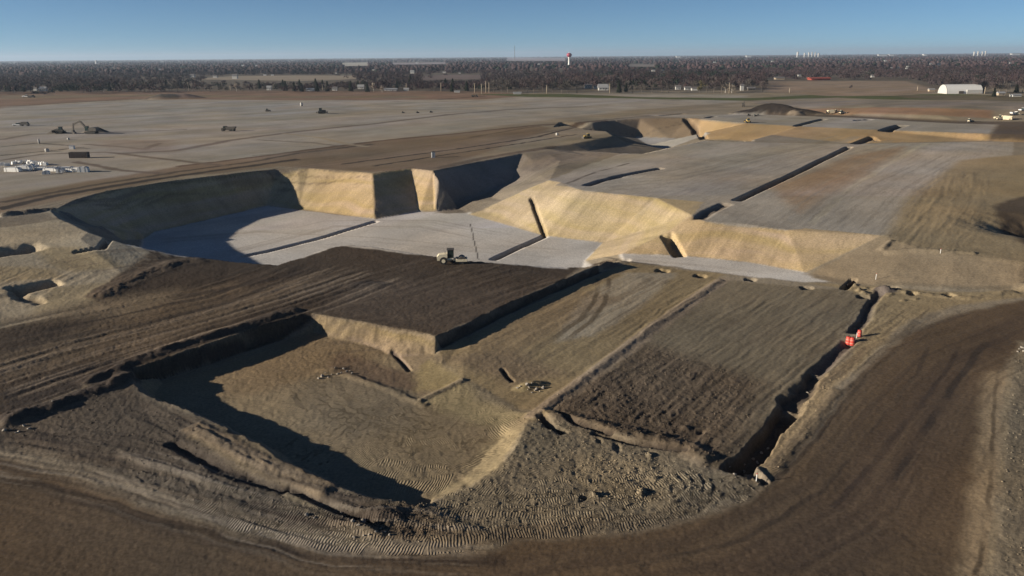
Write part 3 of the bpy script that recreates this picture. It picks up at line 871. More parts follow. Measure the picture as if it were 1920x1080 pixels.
# faint tyre marks on the levelled floors and pads
for pl, w_, c_ in (([(300, 455), (480, 440), (700, 450), (900, 470), (1040, 480)], 14, (.40, .35, .29)), ([(420, 470), (620, 420), (800, 420), (1000, 460)], 9, (.38, .33, .28)),
                   ([(1180, 484), (1350, 498), (1540, 520)], 3, (.40, .35, .30)), ([(1560, 420), (1640, 350), (1760, 290)], 20, (.26, .225, .18)), ([(1130, 350), (1300, 340), (1500, 290), (1640, 262)], 30, (.27, .24, .20)),
                   ([(1240, 370), (1330, 330), (1420, 290), (1560, 268)], 18, (.36, .31, .25))):
    ruts(pl, w_, .012, 1.6, c_, .55, int(w_ * 7), .02)

# down-slope streaks and small gullies on the sand faces
SANDM = (ZONE == 3) & (Y < 430)
gx = np.gradient(Z, axis=1) / np.gradient(X, axis=1)
gy = np.gradient(Z, axis=0) / np.gradient(Y, axis=0) - gx * (X / Y)
side = np.abs(gx * D1[0] + gy * D1[1]) > np.abs(gx * D2[0] + gy * D2[1])
steep = smooth(.15, .35, np.hypot(gx, gy)) * SANDM
acr = np.where(side, LAT1, ARC1)
dwn = np.where(side, ARC1, LAT1)
g1 = fbm(acr * .35, dwn * .05, 4, 60)
g2 = fbm(acr * 1.4, dwn * .12, 3, 64)
g3 = fbm(acr * .9, Z * .35, 3, 66)
Z += (g1 * .26 + g2 * .09 + np.maximum(g3, .12) * .12) * steep
strata = fbm(Z * .8 + fbm(X * .05, Y * .05, 2, 67) * 3, acr * .03, 3, 68)
COLR *= (1 + (g1 * .28 + g2 * .26 + strata * .24) * np.maximum(steep, .3 * SANDM))[..., None]
COLR[..., 2] *= 1 + strata * .5 * steep

# general roughness: lumps whose size follows the zone
near = smooth(420, 120, Y)
n1 = fbm(X * 2.0, Y * 2.0, 3, 100)
n2 = fbm(X * .35, Y * .35, 3, 120)
lump = np.abs(fbm(X * 1.1, Y * 1.1, 4, 140, .6)) * 2
nst = fbm(LAT1 * 1.5 + WX * .5, ARC1 * .16, 3, 160)
Z += ROUGH * (near * (n1 * .8 + .3 - lump * .6) + n2 * 1.1) + STREAK * nst * .14 * near
Z += (Y > 300) * fbm(X * .02, Y * .02, 3, 170) * .8
# long soft bands left by hauling and grading across the plateau
ga, gb = G(330, 330)[:2], G(1000, 250)[:2]
gd = (gb - ga) / np.hypot(*(gb - ga))
ba, bc = X * gd[0] + Y * gd[1], X * gd[1] - Y * gd[0]
bn = fbm(bc * .05 + WX * .05, ba * .006, 4, 300) * ((Y > 260) & (Y < 1100))
bn2 = fbm(bc * .16, ba * .012, 3, 320) * ((Y > 200) & (Y < 900))
COLR *= (1 + .32 * bn + .2 * bn2)[..., None]
COLR[..., 2] *= 1 + .25 * bn
# colour mottling of the soils themselves
mot = fbm(X * .06, Y * .06, 4, 200)
mot2 = fbm(X * .5, Y * .5, 3, 220)
rough_k = np.clip(ROUGH * 4, .25, 1.2)
COLR *= (1 + .5 * mot + .4 * mot2 * rough_k + STREAK * nst * .6)[..., None]
warm = fbm(X * .03 + 9, Y * .03, 3, 240)
COLR[..., 0] *= 1 + .16 * warm
COLR[..., 2] *= 1 - .22 * warm
COLR = np.clip(COLR, .01, .8)

# ------------------------------------------------------------------ materials
def newmat(name):
    m = bpy.data.materials.new(name)
    m.use_nodes = True
    n = m.node_tree.nodes
    return m, n, m.node_tree.links, n['Principled BSDF']


def soil_material():
    m, n, l, b = newmat("soil")
    b.inputs['Roughness'].default_value = .95
    b.inputs['Specular IOR Level'].default_value = .15
    at = n.new('ShaderNodeAttribute')
    at.attribute_name = 'soil'
    tc = n.new('ShaderNodeTexCoord')
    n1 = n.new('ShaderNodeTexNoise')
    n1.inputs['Scale'].default_value = 2.2
    n1.inputs['Detail'].default_value = 6
    n1.inputs['Roughness'].default_value = .65
    l.new(tc.outputs['Object'], n1.inputs['Vector'])
    mr = n.new('ShaderNodeMapRange')
    mr.inputs['From Min'].default_value = .3
    mr.inputs['From Max'].default_value = .7
    mr.inputs['To Min'].default_value = .72
    mr.inputs['To Max'].default_value = 1.28
    l.new(n1.outputs['Fac'], mr.inputs['Value'])
    mx = n.new('ShaderNodeVectorMath')
    mx.operation = 'SCALE'
    l.new(at.outputs['Color'], mx.inputs[0])
    l.new(mr.outputs[0], mx.inputs['Scale'])
    l.new(mx.outputs[0], b.inputs['Base Color'])
    # relief: clods + cleat marks
    rg = n.new('ShaderNodeAttribute')
    rg.attribute_name = 'rough'
    tu = n.new('ShaderNodeAttribute')
    tu.attribute_name = 'pass_u'
    tm = n.new('ShaderNodeAttribute')
    tm.attribute_name = 'pass_m'
    s = n.new('ShaderNodeMath')
    s.operation = 'MULTIPLY'
    s.inputs[1].default_value = 2 * math.pi
    l.new(tu.outputs['Fac'], s.inputs[0])
    sn = n.new('ShaderNodeMath')
    sn.operation = 'SINE'
    l.new(s.outputs[0], sn.inputs[0])
    ml = n.new('ShaderNodeMath')
    ml.operation = 'MULTIPLY'
    l.new(sn.outputs[0], ml.inputs[0])
    l.new(tm.outputs['Fac'], ml.inputs[1])
    m2 = n.new('ShaderNodeMath')
    m2.operation = 'MULTIPLY'
    m2.inputs[1].default_value = .034
    l.new(ml.outputs[0], m2.inputs[0])
    n2 = n.new('ShaderNodeTexNoise')
    n2.inputs['Scale'].default_value = 1.6
    n2.inputs['Detail'].default_value = 5
    n2.inputs['Roughness'].default_value = .7
    l.new(tc.outputs['Object'], n2.inputs['Vector'])
    m3 = n.new('ShaderNodeMath')
    m3.operation = 'MULTIPLY'
    l.new(n2.outputs['Fac'], m3.inputs[0])
    l.new(rg.outputs['Fac'], m3.inputs[1])
    ad = n.new('ShaderNodeMath')
    ad.operation = 'ADD'
    l.new(m3.outputs[0], ad.inputs[0])
    l.new(m2.outputs[0], ad.inputs[1])
    bp = n.new('ShaderNodeBump')
    bp.inputs['Strength'].default_value = 1
    bp.inputs['Distance'].default_value = 1.3
    l.new(ad.outputs[0], bp.inputs['Height'])
    l.new(bp.outputs[0], b.inputs['Normal'])
    return m


SOIL = soil_material()

# ------------------------------------------------------------------ build the ground meshes, one per kind of surface
GZ = Z
zc = ZONE
fz = zc[:-1, :-1]
names = ['ground', 'haul_road', 'pit_floor', 'sand_bank', 'building_pad', 'grass_verge', 'farm_field']
vid = np.arange(NR * NC).reshape(NR, NC)
quads = np.stack([vid[:-1, :-1], vid[:-1, 1:], vid[1:, 1:], vid[1:, :-1]], -1)
XYZ = np.stack([X, Y, Z], -1).reshape(-1, 3).astype(np.float32)
colf = np.concatenate([COLR.reshape(-1, 3), np.ones((NR * NC, 1))], 1).astype(np.float32)


def mesh_from(name, verts, faces4, mat, smooth_=True):
    me = bpy.data.meshes.new(name)
    nf, k = faces4.shape
    me.vertices.add(len(verts))
    me.vertices.foreach_set('co', verts.ravel())
    me.loops.add(nf * k)
    me.loops.foreach_set('vertex_index', faces4.ravel().astype(np.int32))
    me.polygons.add(nf)
    me.polygons.foreach_set('loop_start', (np.arange(nf) * k).astype(np.int32))
    if smooth_:
        me.polygons.foreach_set('use_smooth', np.ones(nf, bool))
    me.update()
    me.validate()
    me.materials.append(mat)
    return me


for k, nm in enumerate(names):
    q = quads[fz == k]
    if len(q) == 0:
        continue
    used, inv = np.unique(q, return_inverse=True)
    me = mesh_from(nm, XYZ[used], inv.reshape(-1, 4), SOIL)
    a = me.attributes.new('soil', 'FLOAT_COLOR', 'POINT')
    a.data.foreach_set('color', colf[used].ravel())
    for an, arr, sc_ in (('rough', ROUGH, .55), ('pass_u', TU, 1), ('pass_m', TM, 1)):
        a = me.attributes.new(an, 'FLOAT', 'POINT')
        a.data.foreach_set('value', (arr.reshape(-1)[used] * sc_).astype(np.float32))
    o = bpy.data.objects.new(nm, me)
    o['kind'] = 'structure'
    COL.objects.link(o)
print('ground built', round(time.time() - T0, 1))
#NEXT

# ------------------------------------------------------------------ object helpers
MATS = {}


def mat(name, col, rough=.7, metal=0.0, var=.25, scale=3.0, dirt=None, emit=None):
    """painted / plain surface with procedural wear: colour noise and, if asked, dirt patches"""
    if name in MATS:
        return MATS[name]
    m, n, l, b = newmat(name)
    b.inputs['Roughness'].default_value = rough
    b.inputs['Metallic'].default_value = metal
    tc = n.new('ShaderNodeTexCoord')
    nz = n.new('ShaderNodeTexNoise')
    nz.inputs['Scale'].default_value = scale
    nz.inputs['Detail'].default_value = 5
    l.new(tc.outputs['Object'], nz.inputs['Vector'])
    cr = n.new('ShaderNodeValToRGB')
    c = np.array(col)
    cr.color_ramp.elements[0].position = .3
    cr.color_ramp.elements[1].position = .7
    lo = c * (1 - var) if dirt is None else np.array(dirt)
    cr.color_ramp.elements[0].color = (*lo, 1)
    cr.color_ramp.elements[1].color = (*np.minimum(c * (1 + var * .5), 1), 1)
    if dirt is not None:
        cr.color_ramp.elements[0].position = .25
        cr.color_ramp.elements[1].position = .5
    l.new(nz.outputs['Fac'], cr.inputs[0])
    l.new(cr.outputs[0], b.inputs['Base Color'])
    MATS[name] = m
    return m


class MB:
    """collects simple solids into one mesh"""

    def __init__(self):
        self.v = []
        self.f = []

    def add(self, vs_, fs_):
        k = len(self.v)
        self.v += [tuple(p) for p in vs_]
        self.f += [tuple(i + k for i in f) for f in fs_]
        return self

    def box(self, x0, x1, y0, y1, z0, z1, tx=0.0, tz=None, rot=None):
        """box; tx narrows the top in x"""
        v = [(x0, y0, z0), (x1, y0, z0), (x1, y1, z0), (x0, y1, z0), (x0 + tx, y0 + tx * .3, z1), (x1 - tx, y0 + tx * .3, z1), (x1 - tx, y1 - tx * .3, z1), (x0 + tx, y1 - tx * .3, z1)]
        if rot is not None:
            v = [rot @ Vector(p) for p in v]
        return self.add(v, [(3, 2, 1, 0), (4, 5, 6, 7), (0, 1, 5, 4), (1, 2, 6, 5), (2, 3, 7, 6), (3, 0, 4, 7)])

    def prism(self, prof, y0, y1):
        """profile in x,z extruded in y"""
        n = len(prof)
        v = [(x, y0, z) for x, z in prof] + [(x, y1, z) for x, z in prof]
        return self.add(v, [tuple(range(n)), tuple(range(2 * n - 1, n - 1, -1))] + [((i + 1) % n, i, n + i, n + (i + 1) % n) for i in range(n)])

    def tube(self, pts_, rads, n=8, cap=True):
        pts_ = [Vector(p) for p in pts_]
        if not hasattr(rads, '__len__'):
            rads = [rads] * len(pts_)
        k = len(self.v)
        for i, p in enumerate(pts_):
            d = (pts_[min(i + 1, len(pts_) - 1)] - pts_[max(i - 1, 0)]).normalized()
            a = d.orthogonal().normalized()
            b = d.cross(a)
            for j in range(n):
                t = 2 * math.pi * j / n
                self.v.append(tuple(p + (a * math.cos(t) + b * math.sin(t)) * rads[i]))
        for i in range(len(pts_) - 1):
            for j in range(n):
                a0 = k + i * n + j
                a1 = k + i * n + (j + 1) % n
                self.f.append((a0, a1, a1 + n, a0 + n))
        if cap:
            self.f.append(tuple(k + j for j in range(n))[::-1])
            self.f.append(tuple(k + (len(pts_) - 1) * n + j for j in range(n)))
        return self

    def cyl_y(self, x, z, y0, y1, r, n=14):
        return self.tube([(x, y0, z), (x, y1, z)], r, n)

    def lathe(self, prof, n=14):
        """profile of (radius, z)"""
        return self.tube([(0, 0, z + i * 1e-5) for i, (r_, z) in enumerate(prof)], [r_ for r_, z in prof], n)

    def mesh(self, name, m, smooth_=False):
        me = bpy.data.meshes.new(name)
        me.from_pydata(self.v, [], self.f)
        me.materials.append(m)
        if smooth_:
            for p in me.polygons:
                p.use_smooth = True
        me.update()
        return me

    def build(self, name, m, parent=None, smooth_=False):
        o = bpy.data.objects.new(name, self.mesh(name, m, smooth_))
        COL.objects.link(o)
        if parent is not None:
            o.parent = parent
        return o


def tag(o, label, cat, group=None):
    o['label'] = label
    o['category'] = cat
    if group:
        o['group'] = group
    return o


def thing(name, loc, rz, label, cat, group=None, s=1.0):
    o = bpy.data.objects.new(name, None)
    o.empty_display_size = .5
    COL.objects.link(o)
    o.location = loc
    o.rotation_euler = (0, 0, rz)
    o.scale = (s, s, s)
    return tag(o, label, cat, group)


def dup(root, loc, rz, label, group=None, s=None):
    r_ = root.copy()
    COL.objects.link(r_)
    r_.location = loc
    r_.rotation_euler = (0, 0, rz)
    if s is not None:
        r_.scale = (s, s, s)
    r_['label'] = label
    if group:
        r_['group'] = group
    for ch in list(root.children):
        c = ch.copy()
        COL.objects.link(c)
        c.parent = r_
        for g in list(ch.children):
            d = g.copy()
            COL.objects.link(d)
            d.parent = c
    return r_


def at(px, py, dz=0.0):
    p = G(px, py)
    return Vector((p[0], p[1], float(gz(p[0], p[1])) + dz))


def rock_mesh(seed, flat=.7, sub_=1):
    bm = bmesh.new()
    bmesh.ops.create_icosphere(bm, subdivisions=sub_ + 1, radius=1)
    r_ = random.Random(seed)
    ax = [Vector((r_.uniform(-1, 1), r_.uniform(-1, 1), r_.uniform(-1, 1))).normalized() for _ in range(7)]
    for v in bm.verts:
        for a in ax:
            d = v.co.dot(a)
            if d > .62:
                v.co -= a * (d - .62)
        v.co += Vector((r_.uniform(-.06, .06), r_.uniform(-.06, .06), r_.uniform(-.06, .06)))
        v.co.z *= flat
    me = bpy.data.meshes.new('rock')
    bm.to_mesh(me)
    bm.free()
    return me


M_YEL = mat('machine_paint', (.62, .42, .10), .5, dirt=(.35, .26, .15))
M_CRM = mat('cream_machine_paint', (.78, .68, .48), .5, dirt=(.5, .42, .3))
M_DKM = mat('dusty_dark_paint', (.07, .06, .05), .6, dirt=(.12, .10, .075))
M_BLK = mat('black_rubber', (.025, .024, .023), .85, dirt=(.08, .065, .05))
M_GLS = mat('cab_glass', (.03, .045, .04), .15, var=.2)
M_WHT = mat('white_sheeting', (.78, .77, .74), .5, var=.12)
M_GRM = mat('galvanised', (.45, .45, .44), .45, .3)
M_STL = mat('worn_steel', (.16, .14, .12), .5, .5)
M_CONC = mat('precast_concrete', (.52, .50, .46), .85, var=.2)
M_RED = mat('red_orange_plastic', (.62, .075, .05), .45, var=.15)
M_REFL = mat('pale_band', (.70, .28, .22), .5, var=.1)
M_STONE = mat('pale_stone', (.34, .30, .25), .85, var=.35, scale=1.5)
M_CLOD = mat('dry_clod', (.24, .19, .13), .95, var=.4, scale=1.5)
M_WOOD = mat('weathered_wood', (.17, .13, .10), .9, var=.3)
M_RUST = mat('rusty_steel_box', (.055, .04, .035), .7, var=.3)

ORD = ['first', 'second', 'third', 'fourth', 'fifth', 'sixth', 'seventh', 'eighth', 'ninth', 'tenth', 'eleventh', 'twelfth', 'thirteenth', 'fourteenth', 'fifteenth', 'sixteenth', 'seventeenth', 'eighteenth',
       'nineteenth', 'twentieth'] + ['twenty-' + w for w in ('first', 'second', 'third', 'fourth', 'fifth', 'sixth', 'seventh', 'eighth', 'ninth')]


def order(lst):
    """rank from the left of every entry"""
    xs = sorted(range(len(lst)), key=lambda i: (lst[i][0], lst[i][1]))
    return {i: ORD[k] for k, i in enumerate(xs)}


# ------------------------------------------------------------------ soil compactor on the edge of the dark pad
c = at(846, 493)
rz = R(3)
t = thing('soil_compactor', c, rz, 'cream soil compactor with smooth front drum at the edge of the dark earth pad', 'compactor', s=1.2)
MB().prism([(-2.9, .75), (-2.95, 1.5), (-2.5, 2.0), (-.75, 2.15), (-.75, .8)], -.85, .85).build('engine_hood', M_CRM, t)
MB().box(-.78, .15, -.8, .8, .8, 1.25).build('platform', M_CRM, t)
cb = MB().box(-.72, .55, -.72, .72, 1.25, 2.95, .08).build('cab', M_GLS, t)
MB().box(-.85, .68, -.85, .85, 2.95, 3.08).build('cab_roof', M_DKM, cb)
for sx in (-.72, .5):
    for sy in (-.74, .69):
        MB().box(sx, sx + .08, sy, sy + .06, 1.2, 2.97).build('cab_post', M_DKM, cb)
for sy in (-1, 1):
    w = MB().cyl_y(-1.55, .78, sy * .98, sy * 1.42, .78, 18).build('wheel', M_BLK, t)
    MB().cyl_y(-1.55, .78, sy * 1.40, sy * 1.47, .40, 12).build('rim', M_CRM, w)
MB().box(.5, 1.2, -.3, .3, .55, 1.1).box(1.0, 3.35, -1.25, -1.05, .55, 1.0).box(1.0, 3.35, 1.05, 1.25, .55, 1.0).box(1.0, 1.22, -1.05, 1.05, .5, 1.1).box(3.2, 3.4, -1.05, 1.05, .5, 1.0).build('drum_frame', M_CRM, t)
MB().cyl_y(2.25, .77, -1.0, 1.0, .77, 20).build('drum', M_STL, t)
MB().tube([(-1.2, -.4, 2.1), (-1.2, -.4, 2.75)], .05, 6).build('exhaust_pipe', M_STL, t)


# ------------------------------------------------------------------ other machines, one builder per kind
def wheel(parent, x, z, sy, w, r_, y, rimm):
    o = MB().cyl_y(x, z, sy * y, sy * (y + w), r_, 16).build('wheel', M_BLK, parent)
    MB().cyl_y(x, z, sy * (y + w - .02), sy * (y + w + .05), r_ * .5, 10).build('rim', rimm, o)


def excavator(loc, rz, label, s=1.0, paint_=None, reach=1.0, group=None):
    p_ = paint_ or M_DKM
    t = thing('excavator', loc, rz, label, 'excavator', group, s)
    for sy in (-1, 1):
        MB().prism([(-2.3, .45), (-1.9, .1), (1.9, .1), (2.3, .45), (2.1, .95), (-2.1, .95)], sy * .95 - .3, sy * .95 + .3).build('track', M_BLK, t)
    h = MB().prism([(-2.7, 1.15), (-2.8, 2.3), (-1.0, 2.5), (1.6, 2.3), (1.7, 1.15)], -1.35, 1.35).build('engine_house', p_, t)
    MB().tube([(0, 0, .7), (0, 0, 1.2)], .8, 12).build('slew_ring', M_STL, t)
    c = MB().box(.35, 1.75, .45, 1.4, 1.4, 3.1, .12).build('cab', M_GLS, t)
    MB().box(.3, 1.75, .42, 1.42, 3.08, 3.2).build('cab_roof', p_, c)
    MB().prism([(1.2, 1.5), (1.5, 2.2), (3.6, 4.9), (4.4, 5.1), (7.0, 4.0), (6.9, 3.6), (4.4, 4.5), (3.9, 4.3), (1.9, 1.5)], -.28, .28).build('boom', p_, t)
    MB().prism([(6.6, 4.3), (7.2, 4.2), (7.7, 1.3), (7.3, 1.2)], -.2, .2).build('stick', p_, t)
    MB().prism([(7.3, 1.5), (7.9, 1.3), (7.7, .3), (6.9, .05), (6.5, .5), (7.0, .7)], -.6, .6).build('bucket', M_STL, t)
    MB().tube([(1.6, 0, 1.9), (3.6, 0, 4.0)], .1, 6).tube([(4.3, 0, 5.2), (6.6, 0, 4.5)], .1, 6).build('ram', M_STL, t)
    return t


def dozer(loc, rz, label, s=1.0, paint_=None, group=None):
    p_ = paint_ or M_YEL
    t = thing('bulldozer', loc, rz, label, 'bulldozer', group, s)
    for sy in (-1, 1):
        MB().prism([(-2.1, .5), (-1.7, .05), (1.5, .05), (2.0, .34), (.4, 1.35), (-1.7, 1.0)], sy * 1.15 - .3, sy * 1.15 + .3).build('track', M_BLK, t)
    MB().prism([(.1, .8), (.1, 2.0), (2.1, 1.85), (2.2, .8)], -.6, .6).build('engine_hood', p_, t)
    MB().box(-2.0, .1, -.8, .8, .8, 1.5).build('body', p_, t)
    c = MB().box(-1.5, .05, -.7, .7, 1.5, 2.9, .1).build('cab', M_GLS, t)
    MB().box(-1.65, .2, -.82, .82, 2.9, 3.02).build('cab_roof', p_, c)
    MB().prism([(2.75, .1), (2.6, .7), (2.75, 1.4), (2.9, 1.4), (2.8, .7), (2.95, .1)], -1.9, 1.9).build('blade', M_STL, t)
    MB().box(.5, 2.7, -1.6, -1.5, .4, .6).build('push_arm', p_, t)
    MB().box(.5, 2.7, 1.5, 1.6, .4, .6).build('push_arm', p_, t)
    MB().prism([(-2.0, .9), (-3.0, 1.1), (-3.0, .2), (-2.8, .2), (-2.7, .8), (-2.0, .7)], -.3, .3).build('ripper', M_STL, t)
    return t


def dump_truck(loc, rz, label, s=1.0, paint_=None, group=None):
    p_ = paint_ or M_DKM
    t = thing('dump_truck', loc, rz, label, 'dump truck', group, s)
    MB().box(2.0, 4.6, -1.2, 1.2, 1.0, 1.9, .1).prism([(3.3, 1.9), (3.3, 2.3), (4.6, 2.1), (4.7, 1.3), (4.5, 1.0)], -.9, .9).build('front_body', p_, t)
    c = MB().box(2.1, 3.35, -.9, .9, 1.9, 3.3, .08).build('cab', M_GLS, t)
    MB().box(2.0, 3.45, -.98, .98, 3.28, 3.4).build('cab_roof', p_, c)
    MB().box(-4.3, 2.0, -.5, .5, .9, 1.3).build('chassis', M_STL, t)
    MB().prism([(-5.0, 2.6), (-4.2, 1.5), (1.2, 1.35), (1.7, 2.9), (1.9, 3.3), (1.5, 3.3), (1.2, 2.9), (-4.8, 3.0)], -1.5, 1.5).build('dump_bed', p_, t)
    for x in (-3.3, -1.5, 3.6):
        for sy in (-1, 1):
            wheel(t, x, .9, sy, .6, .9, .85, p_)
    return t


def pickup(loc, rz, label, s=1.0, paint_=None, group=None):
    p_ = paint_ or M_WHT
    t = thing('pickup_truck', loc, rz, label, 'pickup truck', group, s)
    MB().prism([(-2.8, .5), (-2.8, 1.1), (-.7, 1.1), (-.7, 1.05), (2.6, 1.1), (2.8, .9), (2.8, .45)], -.95, .95).build('body', p_, t)
    MB().prism([(-.8, 1.08), (-.5, 1.8), (.7, 1.8), (1.3, 1.08)], -.85, .85).build('cab', M_GLS, t)
    MB().box(-.5, .7, -.84, .84, 1.8, 1.87).build('roof', p_, t)
    for x in (-1.8, 1.85):
        for sy in (-1, 1):
            wheel(t, x, .4, sy, .25, .4, .72, M_GRM)
    return t


def scraper(loc, rz, label, s=1.0, paint_=None, group=None):
    """tractor scraper: tractor unit, gooseneck and bowl"""
    p_ = paint_ or M_CRM
    t = thing('scraper', loc, rz, label, 'scraper', group, s)
    MB().prism([(2.5, 1.0), (2.5, 2.0), (5.4, 1.9), (5.6, 1.0)], -.7, .7).build('engine_hood', p_, t)
    c = MB().box(1.6, 2.6, -.6, .6, 1.6, 3.1, .05).build('cab', M_GLS, t)
    MB().box(1.5, 2.7, -.7, .7, 3.08, 3.2).build('cab_roof', p_, c)
    MB().prism([(2.4, 1.2), (2.3, 2.4), (.4, 2.9), (.2, 2.5), (1.8, 2.0), (1.9, 1.2)], -.3, .3).build('gooseneck', p_, t)
    MB().prism([(-4.2, .8), (-4.6, 2.6), (-.2, 2.9), (.6, 2.0), (.2, .4), (-2.8, .35)], -1.5, 1.5).build('bowl', p_, t)
    for x in (-4.2, 3.6):
        for sy in (-1, 1):
            wheel(t, x, .95, sy, .6, .95, .9, p_)
    return t


excavator(at(172, 251), R(176), 'dark tracked excavator reaching left over a long dirt heap on the grey plateau', 1.55)
dozer(at(112, 249), R(182), 'dark bulldozer at the left end of the dirt heap by the excavator', 1.25, M_DKM)
dump_truck(at(429, 246), R(178), 'dark articulated dump truck alone on the grey plateau, raised bed to the right', .95)
dozer(at(604, 213), R(8), 'dark bulldozer in the pale dusty middle of the plateau', 1.5, M_DKM)
dozer(at(502, 209), R(0), 'small dark bulldozer far out on the plateau, left of the pale tank', .8, M_DKM)
pickup(at(34, 236), R(4), 'white pickup truck at the far left of the plateau, beside a dark trailer', 1.2)
tr = thing('trailer', at(47, 236), R(4), 'dark loaded flat trailer behind the white pickup at far left', 'trailer', s=1.2)
MB().box(-2.6, 2.6, -1, 1, .7, 1.0).build('deck', M_DKM, tr)
MB().box(-2.2, 2.2, -.9, .9, 1.0, 2.3, .5).build('load', M_DKM, tr)
for x in (-1.6, 1.6):
    for sy in (-1, 1):
        wheel(tr, x, .42, sy, .25, .42, .7, M_GRM)
pickup(at(50, 182.5), R(0), 'pale pickup truck crossing the brown ground near the left tree line', 1.7)
dump_truck(at(59, 183), R(0), 'dark dump truck right of the pale pickup near the left tree line', .9)
dozer(at(1101, 259.5), R(195), 'bright yellow bulldozer on the tongue of ground above the second pit', .9)
dozer(at(1402, 230), R(90), 'yellow bulldozer working at the top of the far sandy slope', 1.0)
scraper(at(1562, 213), R(4), 'pale scraper parked below the reddish dirt bank, left one of the pair', .95)
dozer(at(1579, 214), R(10), 'pale bulldozer right of the scraper below the reddish dirt bank', .95, M_CRM)
scraper(at(1881, 225), R(150), 'white and tan scraper with raised bowl on the dark road at far right', 1.0)
dump_truck(at(1902, 216), R(20), 'white dump truck on the dark road behind the scraper at far right', .7, M_WHT)
dozer(at(1907, 216), R(0), 'pale bulldozer right beside the white dump truck at the right edge', .7, M_CRM)
pickup(at(1918, 208), R(20), 'white pickup truck at the very right edge on the far dark road', 1.1)
dozer(at(1818, 229), R(30), 'dull yellow bulldozer on the dark strip at the corner of the grey terrace', .75, M_CRM)
excavator(at(1394, 200), R(70), 'dark excavator left of the big dark stockpile on the far ground', .9)
for k, (a, b) in enumerate(((1404, 217), (1415, 218), (1421, 217))):
    dozer(at(a, b), R(40 * k), ['left', 'middle', 'right'][k] + ' one of three small dark bulldozers below the dark stockpile', .5, M_DKM, 'small dark machines under the stockpile')
for k, (a, b) in enumerate(((756, 212), (783, 212), (808, 211))):
    dozer(at(a, b), R(15 * k), ['leftmost', 'middle', 'rightmost'][k] + ' of three tiny dark machines in a row far across the plateau', .5, M_DKM, 'row of tiny machines on the plateau')
dump_truck(at(890, 182), R(0), 'dark dump truck beside the brown bank near the row of tall poles', .8)

# ------------------------------------------------------------------ small site objects
def manhole(px, py, w, h, label, m=None, cat='manhole'):
    t = thing('manhole_riser', at(px, py), 0, label, cat, 'precast risers standing on the plateau')
    MB().lathe([(w / 2, -.2), (w / 2, h * .85), (w * .38, h), (w * .38, h + .02)], 14).build('riser', m or M_CONC, t, True)
    MB().lathe([(w * .30, h + .03), (w * .30, h + .12)], 12).build('cover', M_STL, t)


manhole(73.5, 269, 1.0, 2.2, 'tall narrow concrete riser with a dark back, left of the excavator heap')
manhole(128.5, 262, 1.4, 1.0, 'small low concrete riser just below the excavator')
manhole(88.5, 284.5, 2.0, 1.5, 'pale concrete riser on the dark line above the white bundles')
manhole(565.5, 199, 2.4, 3.2, 'pale upright tank far out in the middle of the plateau', cat='tank')
manhole(1044.5, 253.5, 1.6, 1.3, 'white concrete riser between the wheel tracks near the second pit')
t = thing('storage_box', at(135.5, 279.5), R(5), 'white square box at the end of a dark line above the dark container', 'box')
MB().box(-1.1, 1.1, -1, 1, -.1, 1.7).build('body', M_WHT, t)
MB().box(-1.2, 1.2, -1.1, 1.1, 1.7, 1.82).build('lid', M_GRM, t)
t = thing('portable_toilet', at(812.5, 295.5), R(10), 'white portable toilet with a dark roof beside the wheel tracks above the pit', 'portable toilet', s=1.0)
MB().box(-.8, .8, -.7, .7, 0, 2.5).build('cabin', M_WHT, t)
MB().box(-.9, .9, -.8, .8, 2.5, 2.85, .25).build('roof', M_DKM, t)
MB().box(-.3, .3, -.74, -.70, .2, 2.2).build('door', M_GRM, t)
t = thing('container', at(149.5, 296), R(2), 'dark rusty open-topped steel container standing alone on the plateau', 'container')
MB().box(-4.2, 4.2, -1.3, -1.2, .1, 2.7).box(-4.2, 4.2, 1.2, 1.3, .1, 2.7).box(-4.2, -4.1, -1.2, 1.2, .1, 2.7).box(4.1, 4.2, -1.2, 1.2, .1, 2.7).box(-4.1, 4.1, -1.2, 1.2, .1, .2).build('shell', M_RUST, t)
m = MB()
for i in range(12):
    m.box(-4.05 + i * .72, -3.9 + i * .72, -1.36, -1.3, .2, 2.6)
m.build('rib', M_RUST, t)

# white wrapped bundles on the plateau
bund = [(25, 320, 6.6, 1.7), (45, 318, 6.2, 2.0), (54, 314, 4.5, 1.8), (87, 325, 2.4, 1.4), (96, 319, 6.0, 1.2), (80, 316, 6.0, 1.0), (113, 322, 2.4, 1.4), (124, 317, 6.0, 1.3), (132, 320.5, 3.0, 1.5), (146, 320, 5.2, 1.7), (157, 321, 4.0, 2.2), (104, 315, 4.0, .9)]
ob, os_ = order(bund), None
for k, (a, b, ln, h) in enumerate(bund):
    t = thing('wrapped_bundle', at(a, b + 1.5), R(-8 + 7 * (k % 4)), ob[k] + ' white sheeted pipe bundle from the left in the heap on the plateau', 'bundle', 'white wrapped bundles on the plateau')
    MB().prism([(-ln / 2, 0), (-ln / 2 + .1, h * .8), (-ln / 2 + .6, h), (ln / 2 - .5, h * .95), (ln / 2, h * .7), (ln / 2, 0)], -1.1, 1.1).build('wrapping', M_WHT, t)
    MB().box(-ln / 2 + 1.0, -ln / 2 + 1.1, -1.14, 1.14, 0, h + .04).box(ln / 2 - 1.1, ln / 2 - 1.0, -1.14, 1.14, 0, h + .03).build('strap', M_STL, t)
small = [(0, 309), (5, 309), (14, 310), (26, 307), (31, 306), (37, 306), (41, 304.5), (50, 304), (54, 307), (57, 304.5), (61, 307), (64, 306), (72, 307), (76, 308), (80, 308), (83, 308), (86, 309), (60, 311), (70, 313)]
os_ = order(small)
